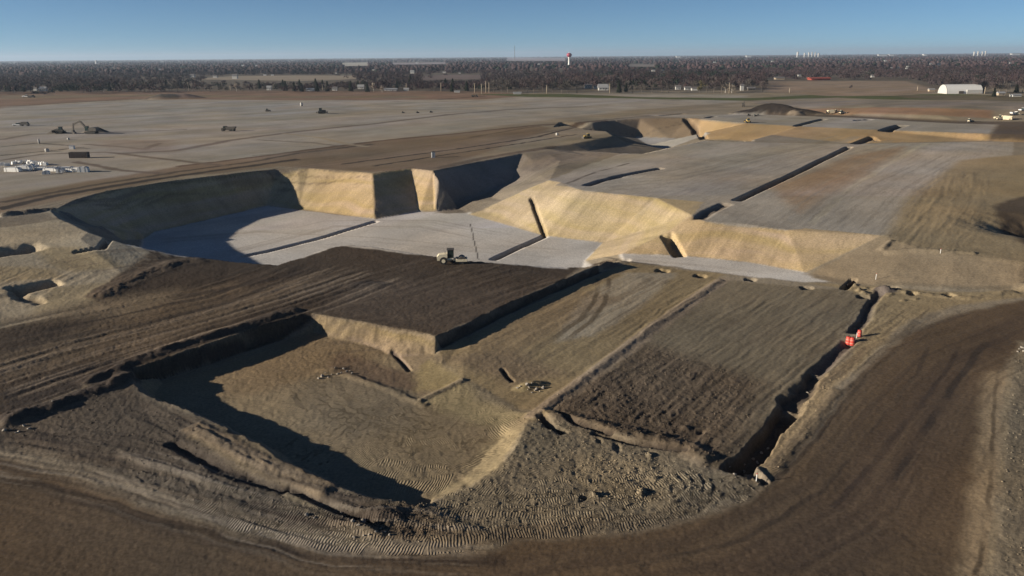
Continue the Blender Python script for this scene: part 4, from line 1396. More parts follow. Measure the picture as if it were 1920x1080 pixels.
for k, (a, b) in enumerate(small):
    w = .7 + .5 * ((k * 37) % 5) / 4
    t = thing('sack', at(a, b + 1), R(17 * k), os_[k] + ' small white sack from the left in the row behind the wrapped bundles', 'sack', 'small white sacks on the plateau')
    MB().box(-w, w, -.7, .7, 0, 1.2, .15).build('bag', M_WHT, t)
    MB().box(-.15, .15, -.15, .15, 1.2, 1.4, .05).build('tie', M_GRM, t)

# red drums beside the trench
def drum(px, py, s, label):
    t = thing('safety_drum', at(px, py), 0, label, 'traffic drum', 'red drums by the trench', s)
    MB().lathe([(.42, .0), (.46, .1), (.40, .12), (.38, 1.25), (.30, 1.32), (.1, 1.36)], 16).build('barrel', M_RED, t, True)
    for z0 in (.35, .85):
        MB().lathe([(.397, z0), (.397, z0 + .12)], 16).build('band', M_REFL, t)
    MB().lathe([(.60, -.02), (.60, .06), (.45, .08)], 14).build('base_ring', M_BLK, t)
    MB().tube([(-.18, 0, 1.3), (-.16, 0, 1.5), (.16, 0, 1.5), (.18, 0, 1.3)], .03, 6).build('handle', M_BLK, t)


drum(1590, 646, 1.2, 'red drum with pale bands, nearest and leftmost of the three by the trench')
drum(1597, 647, 1.2, 'red drum with pale bands standing right against the leftmost drum by the trench')
drum(1611, 631, 1.0, 'red drum with pale bands standing alone farther up the trench')
for px, py, h, lab in ((1418, 902, 1.0, 'slim white marker post at the near end of the long dark trench'), (1642, 524, 1.4, 'slim white marker post above the head of the trench'), (1763, 475, 1.1, 'small white marker post on the low ridge of the sandy pad'), (1606, 634, 1.1, 'pale leaning stake between the red drums and the path')):
    t = thing('marker_post', at(px, py), 0, lab, 'marker post', 'marker posts')
    MB().tube([(0, 0, -.2), (.02, 0, h)], .07, 8).build('post', M_WHT, t)
    MB().tube([(.02, 0, h), (.02, 0, h + .08)], .085, 8).build('cap', M_RED, t)

# timber panel leaning in the field corner
t = thing('trench_box', at(1590, 535), R(48), 'dark steel trench box lying at the corner of the field', 'trench box')
MB().box(-2.0, 2.0, -.55, -.48, 0, .8).build('side_panel', M_RUST, t)
MB().box(-2.0, 2.0, .48, .55, 0, .8).build('side_panel', M_RUST, t)
for x in (-1.5, 1.5):
    MB().tube([(x, -.5, .6), (x, .5, .6)], .06, 8).build('spreader', M_STL, t)

# boulders
rocks = [rock_mesh(i) for i in range(5)]
for r_ in rocks:
    r_.materials.append(M_STONE)


def boulders(lst, label, group, m=None, cat='boulder'):
    oo = order(lst)
    for k, (px, py, sz) in enumerate(lst):
        o = bpy.data.objects.new('boulder', rocks[k % 5])
        COL.objects.link(o)
        o.location = at(px, py, sz * .25)
        sz *= rng.uniform(.45, 1.1)
        o.scale = (sz, sz * rng.uniform(.6, 1), sz * rng.uniform(.6, 1.1))
        o.rotation_euler = (rng.uniform(-.4, .4), rng.uniform(-.4, .4), rng.uniform(0, 6))
        tag(o, oo[k] + ' ' + label, cat, group)


boulders([(988, 722, .5), (992, 727, .4), (997, 719, .35), (1006, 730, .4), (1003, 733, .3), (1018, 728, .45), (1025, 727, .3), (970, 728, .35), (976, 725, .3), (990, 731, .3), (1012, 734, .3), (998, 737, .3)],
         'pale stone from the left in the rubble heap in the near field', 'rubble stones in the near field')
boulders([(598, 710, .45), (604, 706, .5), (610, 700, .4), (622, 703, .35), (634, 702, .4), (640, 700, .4), (650, 697, .45), (656, 696, .35), (628, 690, .35), (645, 692, .35), (616, 708, .3), (660, 700, .3)],
         'brown stone from the left in the rubble line on the near pit floor', 'rubble stones on the pit floor')
boulders([(575, 966, .3), (589, 972, .3), (640, 962, .3), (661, 977, .35), (681, 978, .4), (705, 998, .4), (692, 1003, .3), (722, 998, .35), (730, 1003, .3), (714, 992, .3), (682, 1005, .3), (664, 1008, .3), (672, 985, .3)],
         'pale stone from the left in dark rubble below the near bank', 'rubble stones by the near bank')
boulders([(1412, 862, .3), (1420, 868, .3), (1396, 872, .3), (1428, 850, .3), (1368, 876, .3), (1395, 885, .35), (1378, 890, .3), (1514, 737, .35), (1440, 842, .3)],
         'pale lump from the left at the crumbling edge of the long trench', 'stones at the trench edge')
boulders([(45, 799, .4), (55, 804, .4), (20, 806, .4), (8, 808, .5), (35, 810, .3), (98, 753, .3), (30, 812, .35)],
         'grey stone from the left in dark rubble at the left picture edge', 'stones at the left edge')
boulders([(1912, 655, .4), (1917, 653, .5), (1908, 660, .35), (1920, 659, .4)], 'whitish stone from the left where the haul road meets the right edge', 'stones at the right road edge')

# loose clods of soil over the churned areas
base = bpy.data.meshes.new('c')
bm = bmesh.new()
bmesh.ops.create_icosphere(bm, subdivisions=1, radius=1)
ico = np.array([v.co[:] for v in bm.verts])
icf = np.array([[v.index for v in f.verts] for f in bm.faces])
bm.free()
bpy.data.meshes.remove(base)


def scatter_rocks(name, label_kind, n, m, smin, smax, thresh):
    r0, r1 = np.searchsorted(rowY, (60, 190))
    pool = np.argwhere((ROUGH[r0:r1] > thresh))
    pr = (ROUGH[r0:r1][pool[:, 0], pool[:, 1]] ** 2) * np.maximum(rowY[r0:r1][pool[:, 0]], 1)
    pick = pool[rng.choice(len(pool), n, p=pr / pr.sum())]
    i, j = pick[:, 0] + r0, pick[:, 1]
    cx, cy = X[i, j] + rng.normal(0, .3, n), Y[i, j] + rng.normal(0, .3, n)
    cz = gz(cx, cy)
    sz = smin + (smax - smin) * rng.random(n) ** 3
    th = rng.uniform(0, 6.28, n)
    v = ico[None] * (1 + rng.normal(0, .22, (n, 12, 1))) * sz[:, None, None] * np.array((1.1, .9, .7))
    x = v[..., 0] * np.cos(th)[:, None] - v[..., 1] * np.sin(th)[:, None] + cx[:, None]
    y = v[..., 0] * np.sin(th)[:, None] + v[..., 1] * np.cos(th)[:, None] + cy[:, None]
    z = v[..., 2] + cz[:, None] + sz[:, None] * .15
    V = np.stack([x, y, z], -1).reshape(-1, 3).astype(np.float32)
    F = (icf[None] + (np.arange(n) * 12)[:, None, None]).reshape(-1, 3)
    me = mesh_from(name, V, F, m, False)
    a = me.attributes.new('soil', 'FLOAT_COLOR', 'POINT')
    cc = np.repeat(np.concatenate([COLR[i, j] * rng.uniform(.85, 1.3, (n, 1)), np.ones((n, 1))], 1), 12, 0)
    a.data.foreach_set('color', cc.astype(np.float32).ravel())
    o = bpy.data.objects.new(name, me)
    o['kind'] = 'stuff'
    o['label'] = label_kind
    COL.objects.link(o)


scatter_rocks('soil_clods', 'loose clods of soil over the churned ground', 7000, SOIL, .04, .15, .13)
#TREES

# ------------------------------------------------------------------ buildings near and far
def flat(px, py):
    """point on the level land far behind the site"""
    return U(px, py, 0)


EX = []      # (x0, y0, x1, y1, distance) of things that the wood must not stand in front of


def dist_px(py_):
    return U(960, py_, 0)[1]


M_SIDE = mat('white_siding', (.55, .54, .51), .6, var=.1)
M_ROOFG = mat('grey_shingle', (.16, .15, .15), .8, var=.2)
M_ROOFW = mat('pale_metal_roof', (.42, .42, .42), .4, .2, var=.1)
M_BRICK = mat('red_barn_boards', (.30, .06, .04), .8, var=.2)
M_TANW = mat('tan_siding', (.45, .37, .27), .7, var=.15)
M_WIN = mat('window_pane', (.04, .05, .06), .1, var=.1)


def house(px, py, wpx, hpx, label, wall=None, roof=None, cat='house', group=None, rz=0.0, depth=.6, detail=True, gable=.42, name='house'):
    x, y, _ = flat(px, py)
    m_ = y / FPX
    w, h, d = wpx * m_, hpx * m_, wpx * m_ * depth
    t = thing(name, (x, y, 0), rz, label, cat, group)
    eh = h * (1 - gable)
    # eaves front and back, ridge along x
    MB().prism([(-w / 2, -.5), (-w / 2, eh), (w / 2, eh), (w / 2, -.5)], -d / 2, d / 2).build('wall', wall or M_SIDE, t)
    o = .06 * w
    MB().add([(-w / 2 - o, -d / 2 - o, eh), (w / 2 + o, -d / 2 - o, eh), (w / 2 + o, d / 2 + o, eh), (-w / 2 - o, d / 2 + o, eh), (-w / 2 - o, 0, h), (w / 2 + o, 0, h)],
             [(0, 1, 5, 4), (2, 3, 4, 5), (1, 2, 5), (3, 0, 4), (3, 2, 1, 0)]).build('roof', roof or M_ROOFG, t)
    if detail:
        for k in (-.3, .0, .3):
            MB().box(w * k - w * .05, w * k + w * .05, -d / 2 - .06, -d / 2 - .01, eh * .4, eh * .75).build('window', M_WIN, t)
        MB().box(w * .14, w * .21, -d / 2 - .06, -d / 2 - .01, 0, eh * .7).build('door', M_ROOFG, t)
    EX.append((px - wpx * .5, py - hpx * .95, px + wpx * .5, py - hpx * .1, y - d))
    return t


def quonset(px, py, wpx, hpx, label):
    x, y, _ = flat(px, py)
    m_ = y / FPX
    w, h = wpx * m_, hpx * m_
    t = thing('storage_building', (x, y, 0), R(0), label, 'storage building')
    n = 12
    prof = [(math.cos(math.pi * k / n), math.sin(math.pi * k / n)) for k in range(n + 1)]
    v, f = [], []
    for s_ in (0, 1):
        xx = -w / 2 + w * s_
        for a, b in prof:
            v.append((xx, a * h, b * h))
    for k in range(n):
        f.append((k + 1, k, n + 1 + k, n + 2 + k))
    MB().add(v, f).build('arched_roof', M_WHT, t, True)
    e = [(-w / 2 - .05, a * h * .98, b * h * .98) for a, b in prof]
    MB().add(e + [(p[0] - .3, p[1], p[2]) for p in e], [tuple(range(n + 1)), tuple(range(2 * n + 1, n, -1))]).build('end_wall', M_SIDE, t)
    MB().box(w * .05, w * .48, -h * 1.04, -h * .75, 0, h * .42).build('lean_to', M_SIDE, t)
    MB().box(-w * .18, -w * .05, -h * 1.06, -h * .8, 0, h * .3).build('parked_trailer', M_DKM, t)
    EX.append((px - wpx * .55, py - hpx * 1.1, px + wpx * .55, py + 4, y - h))


quonset(1800, 175, 64, 16, 'long white arched storage building at the edge of the woods on the right')
house(1103, 166, 13, 8, 'white farmhouse left of the grey-roofed barn, by the green verge', gable=.35)
house(1118, 166.5, 9, 6, 'small white shed between the white farmhouse and the pale-roofed barn', gable=.3, cat='shed', name='shed', detail=False)
house(1131, 169, 18, 11, 'white barn with a broad pale roof by the green verge', roof=M_ROOFW, cat='barn', name='barn', gable=.6)
house(1271, 168, 9, 8, 'white house at the left end of the row below the grey wood', gable=.4)
house(1289, 169, 11, 7, 'white house with a low grey roof, middle of the row below the grey wood', gable=.4)
house(1302, 170, 11, 6, 'low white house at the right end of the row below the grey wood', gable=.3, detail=False)
house(1391, 170, 6, 12, 'narrow tall white house right of the pale tree trunks', gable=.3, detail=False)
house(1408, 170, 13, 7, 'dark-walled house with a grey roof right of the narrow white house', wall=M_DKM)
house(1746, 171, 10, 5, 'small cream shed out on the grass left of the arched building', wall=M_TANW, roof=M_ROOFW, cat='shed', name='shed', detail=False)
house(1876, 179, 12, 7, 'pale low house at the tree edge, first right of the arched building', wall=M_TANW, roof=M_ROOFW)
house(1904, 181, 16, 5, 'long pale low building at the far right tree edge', wall=M_SIDE, roof=M_ROOFW, cat='building', name='farm_building', detail=False)
house(1535, 150, 34, 5, 'long red barn at the far side of the bare field', wall=M_BRICK, roof=M_BRICK, cat='barn', name='barn', detail=False)
house(1461, 149, 16, 5, 'grey low barn at the left corner of the bare field', wall=M_TANW, cat='barn', name='barn', detail=False)
house(1499, 143, 6, 4, 'small white house behind the red barn', detail=False)
house(1636, 145, 6, 5, 'small pale house where the bare field meets the hedge', detail=False)
house(82, 171, 12, 8, 'white gabled house at the far left edge of the wood', roof=M_ROOFW)
house(67, 170, 6, 6, 'tiny white shed left of the white gabled house at far left', cat='shed', name='shed', detail=False)
house(505, 169, 8, 8, 'white house at the wood edge left of the low pale building', roof=M_ROOFW)
house(582, 170.5, 14, 5, 'low pale building in front of the dark evergreen', roof=M_ROOFW, wall=M_SIDE, cat='building', name='farm_building', detail=False)
house(628, 170, 9, 7, 'white house with a grey roof in front of the second evergreen', roof=M_ROOFG)
house(677, 167, 11, 8, 'white house with a steep roof among dark evergreens', roof=M_ROOFW, gable=.5)
house(733, 170.5, 22, 5, 'long white ranch house below the bare grey trees', roof=M_ROOFW)
house(762, 170, 9, 5, 'white garage at the right end of the long ranch house', roof=M_ROOFW, cat='garage', name='garage', detail=False)
house(857, 173, 10, 3, 'low white shed near the single tall pole', roof=M_ROOFW, cat='shed', name='shed', detail=False)
house(970, 176, 14, 3.5, 'flat white trailer office right of the four tall poles', roof=M_ROOFW, cat='trailer', name='site_trailer', detail=False)
house(361, 145, 8, 6, 'small white house deep in the left wood, left one of three', roof=M_ROOFG, detail=False)
house(404, 146, 7, 5, 'small white house deep in the left wood, middle one of three', roof=M_ROOFG, detail=False)
house(441, 148, 9, 9, 'white gabled house deep in the left wood, right one of three', roof=M_ROOFG, detail=False)
house(773, 138, 7, 6, 'white house standing alone above the dark evergreens', roof=M_ROOFW, detail=False)
specks = [(497, 142, 7), (511, 142, 6), (630, 138, 5), (833, 137, 7), (862, 138, 5), (1225, 134, 8), (1243, 133, 5), (1660, 115, 6), (1672, 128, 5), (1685, 128, 5), (1745, 121, 6), (1760, 122, 8),
          (1702, 126, 5), (1700, 129, 5), (1894, 119, 5), (455, 124, 6), (480, 124, 5), (1448, 116, 5), (300, 131, 5), (700, 132, 5), (782, 119, 6), (1010, 121, 5), (1340, 118, 6)]
osp = order(specks)
for k, (a, b, w) in enumerate(specks):
    house(a, b, w * .75, w * .38, osp[k] + ' from the left of the tiny white houses far off among bare trees', M_SIDE, M_ROOFW, group='distant white houses', detail=False, gable=.35)

# the distant town: white silos and sheds at the skyline
for k, (a, w, h) in enumerate(((1495, 5, 8), (1508, 4, 5), (1516, 4, 6), (1522, 4, 7), (1528, 4, 6), (1534, 5, 4), (1826, 4, 5), (1833, 5, 5), (1841, 4, 5), (1847, 4, 6))):
    x, y, _ = flat(a, 107.6 - (a - 960) * .0078 + .6)
    x, y = x * .5, y * .5 if False else y
    py_ = 104.7 - (a - 960) * 15 / 1920 + 7
    p = flat(a, py_)
    m_ = p[1] / FPX
    t = thing('silo', (p[0], p[1], 0), 0, ORD[k - 6] + ' pale silo from the left in the skyline row at far right' if k > 5 else ORD[k] + ' white silo from the left in the skyline cluster right of the water tower', 'silo', 'silos on the skyline, right row' if k > 5 else 'silos on the skyline, left cluster')
    ww, hh = w * m_ * .7, (h * .6 + 5) * m_
    MB().lathe([(ww / 2, 0), (ww / 2, hh * .93)], 10).build('shaft', M_SIDE, t, True)
    MB().lathe([(ww / 2 * 1.03, hh * .93), (ww * .3, hh * .98), (ww * .08, hh)], 10).build('dome', M_ROOFW, t, True)
    EX.append((a - w, py_ - h - 6, a + w, py_, p[1]))
for kk, (a, w) in enumerate(((1272, 7), (1404, 8), (1655, 14), (1672, 8), (1735, 5), (1905, 14))):
    py_ = 104.7 - (a - 960) * 15 / 1920 + 6
    p = flat(a, py_)
    m_ = p[1] / FPX
    t = thing('warehouse', (p[0], p[1], 0), 0, ORD[kk] + ' pale warehouse roof from the left, far off just under the skyline', 'warehouse', 'warehouses under the skyline')
    MB().box(-w * m_ / 2, w * m_ / 2, 0, 60, 0, 2.6 * m_).build('wall', M_SIDE, t)
    MB().box(-w * m_ / 2 - 2, w * m_ / 2 + 2, -2, 62, 2.6 * m_, 2.9 * m_).build('roof', M_ROOFW, t)
    EX.append((a - w * .5, py_ - 6, a + w * .5, py_, p[1]))

# water tower, mast, tall white tower
p = flat(1067, 124)
m_ = p[1] / FPX
t = thing('water_tower', (p[0], p[1], 0), 0, 'red-topped water tower on a white stem, rising over the wood to the skyline', 'water tower')
MB().lathe([(2.6 * m_, 0), (1.9 * m_, 3 * m_), (1.6 * m_, 14 * m_), (2.4 * m_, 15.5 * m_)], 14).build('stem', M_WHT, t, True)
MB().lathe([(2.4 * m_, 15.5 * m_), (4.2 * m_, 17.3 * m_), (4.9 * m_, 19.5 * m_), (4.4 * m_, 21 * m_), (2.6 * m_, 22.4 * m_), (.6 * m_, 23 * m_)], 16).build('tank', mat('tank_red', (.36, .05, .09), .5, var=.1), t, True)
MB().lathe([(1.0 * m_, 22.9 * m_), (.9 * m_, 23.8 * m_)], 8).build('vent', M_WHT, t)
EX.append((1059, 100, 1075, 121, p[1]))
p = flat(965, 116)
m_ = p[1] / FPX
t = thing('radio_mast', (p[0], p[1], 0), 0, 'thin dark radio mast standing up past the skyline', 'mast')
H_ = 27.5 * m_
for k in range(3):
    a = 2 * math.pi * k / 3
    MB().tube([(2.6 * math.cos(a), 2.6 * math.sin(a), 0), (1.0 * math.cos(a), 1.0 * math.sin(a), H_)], .75, 5).build('lattice_leg', M_DKM, t)
MB().tube([(0, 0, H_ - 8), (0, 0, H_ + 8)], .5, 5).build('antenna', M_DKM, t)
for k in range(1, 12):
    z = H_ * k / 12
    r_ = 2.6 - 1.6 * k / 12
    MB().tube([(r_, 0, z), (-r_ * .5, r_ * .87, z), (-r_ * .5, -r_ * .87, z), (r_, 0, z)], .3, 4).build('brace', M_DKM, t)
p = flat(181, 121)
m_ = p[1] / FPX
t = thing('white_tower', (p[0], p[1], 0), 0, 'small white tower standing out of the dark wood at upper left', 'tower')
MB().lathe([(1.5 * m_, 0), (1.3 * m_, 5 * m_)], 10).build('shaft', M_WHT, t, True)
MB().lathe([(1.9 * m_, 5 * m_), (1.8 * m_, 6.5 * m_), (.3 * m_, 7.5 * m_)], 10).build('cap', M_WHT, t, True)
EX.append((178, 112, 184, 120, p[1]))

# utility poles
poles = [(890, 174, 17, 'tall pale pole, first of the row of four'), (903, 176, 18, 'tall pale pole, second of the row of four'), (911, 174, 21, 'tallest pale pole, third of the row of four'), (917, 174, 18, 'tall pale pole, fourth of the row of four'),
         (827, 171, 15, 'single tall pole left of the row of four'), (762, 168, 11, 'short pole in front of the bare grey trees'), (1025, 175, 15, 'pole at the start of the green verge'), (1143, 175, 17, 'pole right of the pale-roofed barn'),
         (1367, 175, 19, 'pole right of the pale birch trunks'), (1480, 174, 9, 'short pole at the edge of the bare field'), (1720, 170, 8, 'short pale pole before the arched building'), (1846, 176, 12, 'leaning white pole right of the arched building'),
         (354, 170, 15, 'pole with a crossarm in front of the left wood'), (432, 169, 8, 'short pole before the deep left house'), (605, 169, 10, 'pole between the two evergreens')]
for k, (a, b, h, lab) in enumerate(poles):
    p = flat(a, b)
    m_ = p[1] / FPX
    H_ = h * m_
    t = thing('utility_pole', (p[0], p[1], 0), 0, lab, 'utility pole', 'utility poles along the far road')
    MB().tube([(0, 0, -1), (0, 0, H_ * .5), (0, 0, H_)], [.42, .34, .26], 8).build('pole', M_TANW, t, True)
    MB().box(-1.6, 1.6, -.12, .12, H_ * .93, H_ * .93 + .25).build('crossarm', M_WOOD, t)
    for xx in (-1.3, 0, 1.3):
        MB().tube([(xx, 0, H_ * .93 + .25), (xx, 0, H_ * .93 + .6)], .1, 6).build('insulator', M_GRM, t)
    EX.append((a - 1.5, b - h, a + 1.5, b, p[1]))

# clear strips: fields seen between the woods
CLEAR = [[(352, 149), (430, 143), (560, 141.5), (668, 142), (668, 148), (640, 150), (560, 152)], [(640, 118), (690, 117), (690, 123), (645, 124)], [(950, 108), (1060, 109), (1060, 114), (950, 114)],
         [(1436, 190), (1436, 150), (1700, 150), (1800, 177), (1770, 190)], [(790, 143), (830, 141), (900, 141), (905, 148), (790, 150)], [(1180, 121), (1230, 121), (1230, 125), (1180, 125)], [(735, 118), (835, 117), (835, 120), (735, 121)]]
C0c = []
for poly, c in zip(CLEAR, ((.27, .21, .14), (.42, .38, .3), (.30, .24, .25), None, (.14, .09, .075), (.2, .16, .13), (.3, .26, .22))):
    if c is None:
        continue
    pts3 = np.array([flat(*q) for q in poly])
    me = bpy.data.meshes.new('far_field')
    me.from_pydata([(q[0], q[1], .3) for q in pts3], [], [tuple(range(len(pts3)))])
    me.materials.append(mat('field_%d' % (c[0] * 1000), c, .95, var=.15, scale=.01))
    o = bpy.data.objects.new('farm_field', me)
    o['kind'] = 'structure'
    COL.objects.link(o)
#WOOD
# ------------------------------------------------------------------ trees
def inpoly(poly, x, y):
    ins = np.zeros(np.shape(x), bool)
    n = len(poly)
    for i in range(n):
        ax, ay = poly[i]
        bx, by = poly[(i + 1) % n]
        if ay != by:
            ins ^= ((ay > y) != (by > y)) & (x < (bx - ax) * (y - ay) / (by - ay) + ax)
    return ins


def blocked(x, y, h, w, fields=True):
    bx, by = project(x, y, 0 * x)
    tx, ty = project(x, y, h)
    out = np.zeros(x.shape, bool)
    for c in CLEAR if fields else ():
        out |= inpoly(c, bx, by) | inpoly(c, tx, ty) | inpoly(c, tx, (ty * 2 + by) / 3) | inpoly(c, tx, (ty + by) / 2)
    pw = w * FPX / y
    for x0, y0, x1, y1, d in EX:
        out |= (y < d + 6) & (tx + pw > x0) & (tx - pw < x1) & (ty < y1) & (by > y0)
        out |= (np.abs(y - d) < 14) & (tx > x0) & (tx < x1)
    return out


def tree_mats(name, col):
    m, n, l, b = newmat(name)
    b.inputs['Roughness'].default_value = .9
    b.inputs['Specular IOR Level'].default_value = .1
    oi = n.new('ShaderNodeObjectInfo')
    tc = n.new('ShaderNodeTexCoord')
    nz = n.new('ShaderNodeTexNoise')
    nz.inputs['Scale'].default_value = .35
    l.new(tc.outputs['Object'], nz.inputs['Vector'])
    ad = n.new('ShaderNodeMath')
    ad.operation = 'MULTIPLY_ADD'
    ad.inputs[1].default_value = .7
    l.new(oi.outputs['Random'], ad.inputs[0])
    l.new(nz.outputs['Fac'], ad.inputs[2])
    cr = n.new('ShaderNodeValToRGB')
    e = cr.color_ramp.elements
    e[0].position, e[0].color = .35, (*[v * .65 for v in col], 1)
    e[1].position, e[1].color = 1.1 if False else 1.0, (*[min(1, v * 1.45) for v in col], 1)
    l.new(ad.outputs[0], cr.inputs[0])
    l.new(cr.outputs[0], b.inputs['Base Color'])
    return m


TM_BARE = tree_mats('bare_twigs', (.066, .050, .050))
TM_GREYB = tree_mats('grey_twigs', (.085, .074, .066))
TM_EVER = tree_mats('evergreen_needles', (.022, .028, .017))
TM_OLIVE = tree_mats('olive_leaves', (.11, .095, .045))
TM_BARK = tree_mats('bark', (.12, .10, .085))


def twig_crown(seed, h, w, n, base=.18, size=.5, slim=3.0):
    """many thin twig faces filling an uneven crown"""
    r_ = np.random.default_rng(seed)
    lobes = [(r_.uniform(-.3, .3) * w, r_.uniform(-.3, .3) * w, h * r_.uniform(.45, .8), r_.uniform(.3, .5)) for _ in range(7)]
    V, F = [], []
    for i in range(n):
        lx, ly, lz, lr = lobes[i % 7]
        d = r_.normal(size=3)
        d /= np.linalg.norm(d)
        rr = r_.random() ** .45
        p = np.array((lx + d[0] * rr * lr * w * .75, ly + d[1] * rr * lr * w * .75, lz + d[2] * rr * lr * h * .45))
        p[2] = min(max(p[2], h * base), h)
        up = p - np.array((0, 0, h * .25))
        up /= np.linalg.norm(up) + 1e-6
        s_ = size * r_.uniform(.6, 1.5)
        sd_ = np.cross(up, r_.normal(size=3))
        sd_ /= np.linalg.norm(sd_) + 1e-6
        a = p - up * s_
        b = p + up * s_ * 1.1
        k = len(V)
        V += [tuple(a), tuple(p + sd_ * s_ / slim), tuple(b)]
        F.append((k, k + 1, k + 2))
    return V, F


def cone_crown(seed, h, w, n):
    r_ = np.random.default_rng(seed)
    V, F = [], []
    for i in range(n):
        z = h * (.08 + .92 * (1 - (1 - r_.random()) ** .6))
        rad = w * .5 * (1 - z / h) ** .8 * r_.uniform(.6, 1.08)
        a = r_.uniform(0, 2 * math.pi)
        p = np.array((rad * math.cos(a), rad * math.sin(a), z))
        out = np.array((math.cos(a), math.sin(a), -.35))
        sd_ = np.array((-math.sin(a), math.cos(a), 0))
        s_ = w * .17 * r_.uniform(.7, 1.3)
        k = len(V)
        V += [tuple(p + out * s_), tuple(p - out * s_ * .6 + sd_ * s_), tuple(p - out * s_ * .6 - sd_ * s_)]
        F.append((k, k + 1, k + 2))
    return V, F


def trunk_mesh(seed, h, w, limbs=7, r0=.35):
    r_ = random.Random(seed)
    m = MB()
    m.tube([(0, 0, -.5), (r_.uniform(-.2, .2), 0, h * .35), (r_.uniform(-.3, .3), r_.uniform(-.3, .3), h * .85)], [r0, r0 * .7, r0 * .15], 6)
    for k in range(limbs):
        a = r_.uniform(0, 6.28)
        z = h * r_.uniform(.22, .6)
        rr = w * r_.uniform(.25, .45)
        m.tube([(0, 0, z), (rr * .5 * math.cos(a), rr * .5 * math.sin(a), z + h * .12), (rr * math.cos(a), rr * math.sin(a), z + h * .3)], [r0 * .45, r0 * .3, r0 * .1], 4, False)
    return m


KINDS = []
for k in range(4):
    h, w = ((15, 11), (13, 10), (17, 11), (12, 12))[k]
    V, F = twig_crown(50 + k, h, w, 330, size=1.0, slim=3.2)
    KINDS.append(('bare_tree', MB().add(V, F).mesh('crown', TM_BARE if k % 2 == 0 else TM_GREYB), trunk_mesh(k, h, w).mesh('trunk', TM_BARK), h, w, 'bare'))
for k in range(2):
    V, F = cone_crown(80 + k, 15, 7.5, 420)
    KINDS.append(('evergreen_tree', MB().add(V, F).mesh('crown', TM_EVER), trunk_mesh(30 + k, 12, 2, 0, .3).mesh('trunk', TM_BARK), 15, 7.5, 'ever'))
V, F = twig_crown(91, 9, 8, 330, .05, .8, 2.0)
KINDS.append(('leafy_tree', MB().add(V, F).mesh('crown', TM_OLIVE), trunk_mesh(40, 8, 6, 4, .25).mesh('trunk', TM_BARK), 9, 8, 'olive'))
V, F = twig_crown(95, 15, 9, 300, .12, 1.1, 2.6)
KINDS.append(('pale_tree', MB().add(V, F).mesh('crown', tree_mats('pale_twigs', (.26, .22, .18))), trunk_mesh(44, 15, 9, 9, .4).mesh('trunk', mat('pale_bark', (.5, .46, .4), .8)), 15, 9, 'pale'))


def plant_tree(kind, x, y, s, rz, label, group=None):
    nm, cm, tm, h, w, _ = KINDS[kind]
    t = thing(nm, (x, y, -.2), rz, label, 'tree', group, s)
    for n_, m_ in (('trunk', tm), ('crown', cm)):
        o = bpy.data.objects.new(n_, m_)
        COL.objects.link(o)
        o.parent = t
    return t


# the front row of the wood, tree by tree; kind follows what the photograph shows there
def kind_at(px):
    r_ = rng.random()
    if 530 < px < 582 or 600 < px < 632 or 655 < px < 700 or 735 < px < 795 or 822 < px < 880:
        return 4 + int(r_ * 2) if r_ < .72 else 3
    if 310 < px < 345 or 590 < px < 600 or 1160 < px < 1215:
        return 4 if r_ < .4 else int(r_ * 4)
    if 1300 < px < 1320:
        return 6
    if 1655 < px < 1745:
        return 6 if r_ < .6 else 3
    if 430 < px < 452 or 700 < px < 735:
        return 7 if r_ < .6 else 1
    return int(r_ * 3.99) if r_ < .93 else 4


WORDS = {'bare': 'bare brown tree', 'ever': 'dark evergreen', 'olive': 'low olive-brown tree', 'pale': 'pale bare tree'}
MARKS = [(82, 'the far left gabled house'), (354, 'the pole with a crossarm'), (505, 'the wood-edge white house'), (628, 'the grey-roofed white house'), (733, 'the long ranch house'), (827, 'the single tall pole'), (911, 'the four tall poles'),
         (1025, 'the pole by the verge'), (1131, 'the pale-roofed barn'), (1289, 'the row of three houses'), (1391, 'the narrow white house'), (1499, 'the red barn'), (1800, 'the arched building')]
plan = []
for row, (pb, step) in enumerate(((172.5, 15.5), (166, 14.5))):
    px = -60 + row * 6
    while px < 1990:
        b = pb + (px > 1440) * 3.5 + (px > 1800) * 6 + rng.uniform(-1, 1) + (880 < px < 1450) * 1.5
        p = flat(px, b)
        k = kind_at(px)
        s_ = rng.uniform(.85, 1.35) if not 340 < px < 910 else rng.uniform(.6, .85)
        if k in (4, 5):
            s_ = rng.uniform(.75, 1.0)
        x, y = np.array([p[0]]), np.array([p[1]])
        fl_ = k not in (4, 5) or px > 1420
        if blocked(x, y, np.array([KINDS[k][3] * s_]), np.array([KINDS[k][4] * s_ * .4]), fl_)[0]:
            s_ *= .68
        if not blocked(x, y, np.array([KINDS[k][3] * s_]), np.array([KINDS[k][4] * s_ * .4]), fl_)[0]:
            mk = min(MARKS, key=lambda q: abs(q[0] - px))
            plan.append((row, px, k, p, s_, mk))
        px += step * rng.uniform(.7, 1.3)
for n__, (row, px, k, p, s_, mk) in enumerate(plan):
    same_ = [q for q in plan if q[0] == row and KINDS[q[2]][5] == KINDS[k][5] and q[5] is mk and (q[1] < mk[0]) == (px < mk[0])]
    rank = sorted(abs(q[1] - mk[0]) for q in same_).index(abs(px - mk[0]))
    lab = '%s %s %s of %s, %s row' % (ORD[rank], WORDS[KINDS[k][5]], 'left' if px < mk[0] else 'right', mk[1], ('front', 'second')[row])
    plant_tree(k, p[0], p[1], s_, rng.uniform(0, 6.28), lab, 'edge trees of the wood, ' + KINDS[k][5])
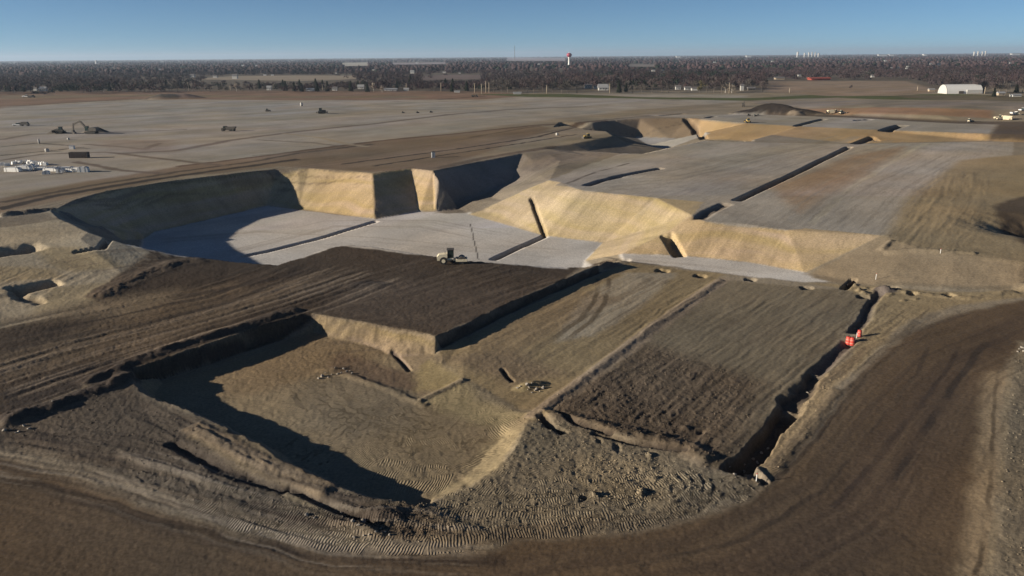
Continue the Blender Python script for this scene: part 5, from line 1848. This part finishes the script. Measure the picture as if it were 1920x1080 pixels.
for px, b, k, s_, lab in ((1360, 174, 7, .95, 'leaning pale birch with two white stems left of the roadside pole'), (1372, 174, 7, .85, 'pale birch with white stem right beside the roadside pole'),
                          (1595, 168, 0, .45, 'single small dark tree standing out in the bare field'), (1822, 172, 0, .9, 'bare tree standing in front of the right end of the arched building'),
                          (770, 160, 4, 1.1, 'tall dark evergreen below the lone white house'), (1840, 174, 4, .8, 'dark bushy evergreen between the arched building and the leaning pole')):
    p = flat(px, b)
    plant_tree(k, p[0], p[1], s_, 1.0, lab)
print('front trees', len(plan))

# the wood that runs to the skyline: one mass
def forest(name, d0, d1, n, tris, hmin, hmax, wmin, wmax, seed):
    r_ = np.random.default_rng(seed)
    u = r_.random(n)
    y = d0 * (d1 / d0) ** u
    x = y * r_.uniform(-.80, .80, n)
    sc_ = (y / d0) ** .35
    h = r_.uniform(hmin, hmax, n) * (1 + .25 * fbm(x * .004, y * .004, 2, 5))
    w = r_.uniform(wmin, wmax, n) * sc_
    # patches: copses are denser than the ground between them
    dens = fbm(x * .0022 + 3, y * .0016, 3, 41) + .5
    for _ in range(3):
        h = np.where(blocked(x, y, h, w * .4), h * .68, h)
    ok = (r_.random(n) < smooth(.22, .42, dens) + .25) & ~blocked(x, y, h, w * .4)
    x, y, h, w = x[ok], y[ok], h[ok], w[ok]
    n = len(x)
    tone = fbm(x * .003, y * .002, 3, 61)
    gr = fbm(x * .0045 + 30, y * .003, 3, 71)
    c = np.array((.060, .041, .042))[None] * (1 + .9 * tone[:, None]) * r_.uniform(.88, 1.14, (n, 1))
    c[:, 0] *= 1 + .5 * gr
    ev = (gr > .14) & (r_.random(n) < .6) | (r_.random(n) < .04)
    c[ev] = np.array((.020, .026, .018)) * r_.uniform(.7, 1.3, (ev.sum(), 1))
    if tris:
        d = r_.normal(size=(n, tris, 3))
        d /= np.linalg.norm(d, axis=2, keepdims=True)
        d[..., 2] = np.abs(d[..., 2]) * .9 - .1
        rr = r_.random((n, tris, 1)) ** .35
        ctr = d * rr * np.stack([w * .5, w * .5, h * .62], -1)[:, None, :]
        ctr[..., 2] += (h * .32)[:, None]
        s_ = (w * .16)[:, None, None] * r_.uniform(.6, 1.4, (n, tris, 1))
        e1 = r_.normal(size=(n, tris, 3))
        e1[..., 2] *= 1.6
        e1 /= np.linalg.norm(e1, axis=2, keepdims=True)
        e2 = np.cross(d, e1)
        tri = np.stack([ctr - e1 * s_, ctr + e2 * s_ * .6, ctr + e1 * s_], 2)
        V = tri.reshape(n, tris * 3, 3)
        F = np.arange(n * tris * 3).reshape(-1, 3)
        k = tris * 3
    else:
        V = ico[None] * (1 + r_.normal(0, .16, (n, 12, 1))) * np.stack([w * .5, w * .5, h * .5], -1)[:, None, :]
        V[..., 2] += (h * .5)[:, None]
        F = (icf[None] + (np.arange(n) * 12)[:, None, None]).reshape(-1, 3)
        k = 12
    V = V + np.stack([x, y, x * 0], -1)[:, None, :]
    me = mesh_from(name, V.reshape(-1, 3).astype(np.float32), F, FOREST, False)
    a = me.attributes.new('leafcol', 'FLOAT_COLOR', 'POINT')
    cc = np.repeat(np.concatenate([c, np.ones((n, 1))], 1), k, 0)
    a.data.foreach_set('color', np.clip(cc, .008, 1).astype(np.float32).ravel())
    o = bpy.data.objects.new(name, me)
    o['kind'] = 'stuff'
    COL.objects.link(o)
    print(name, n, 'trees', len(F), 'tris')


FOREST, n_, l_, b_ = newmat('forest')
b_.inputs['Roughness'].default_value = .95
b_.inputs['Specular IOR Level'].default_value = .05
at_ = n_.new('ShaderNodeAttribute')
at_.attribute_name = 'leafcol'
l_.new(at_.outputs['Color'], b_.inputs['Base Color'])
forest('near_wood', 1050, 2600, 7000, 44, 11, 17, 8, 13, 3)
forest('far_wood', 2200, 26000, 17000, 0, 11, 18, 10, 16, 4)

# ------------------------------------------------------------------ the air
hz = MB().box(-33000, 33000, -300, 34000, -25, 190).build('haze', SOIL)
hz['kind'] = 'stuff'
m = bpy.data.materials.new('haze')
m.use_nodes = True
n, l = m.node_tree.nodes, m.node_tree.links
n.remove(n['Principled BSDF'])
pv = n.new('ShaderNodeVolumePrincipled')
pv.inputs['Color'].default_value = (.62, .78, 1.0, 1)
pv.inputs['Density'].default_value = 4.8e-5
pv.inputs['Anisotropy'].default_value = .2
l.new(pv.outputs[0], n['Material Output'].inputs['Volume'])
hz.data.materials.clear()
hz.data.materials.append(m)
print('total', round(time.time() - T0, 1))
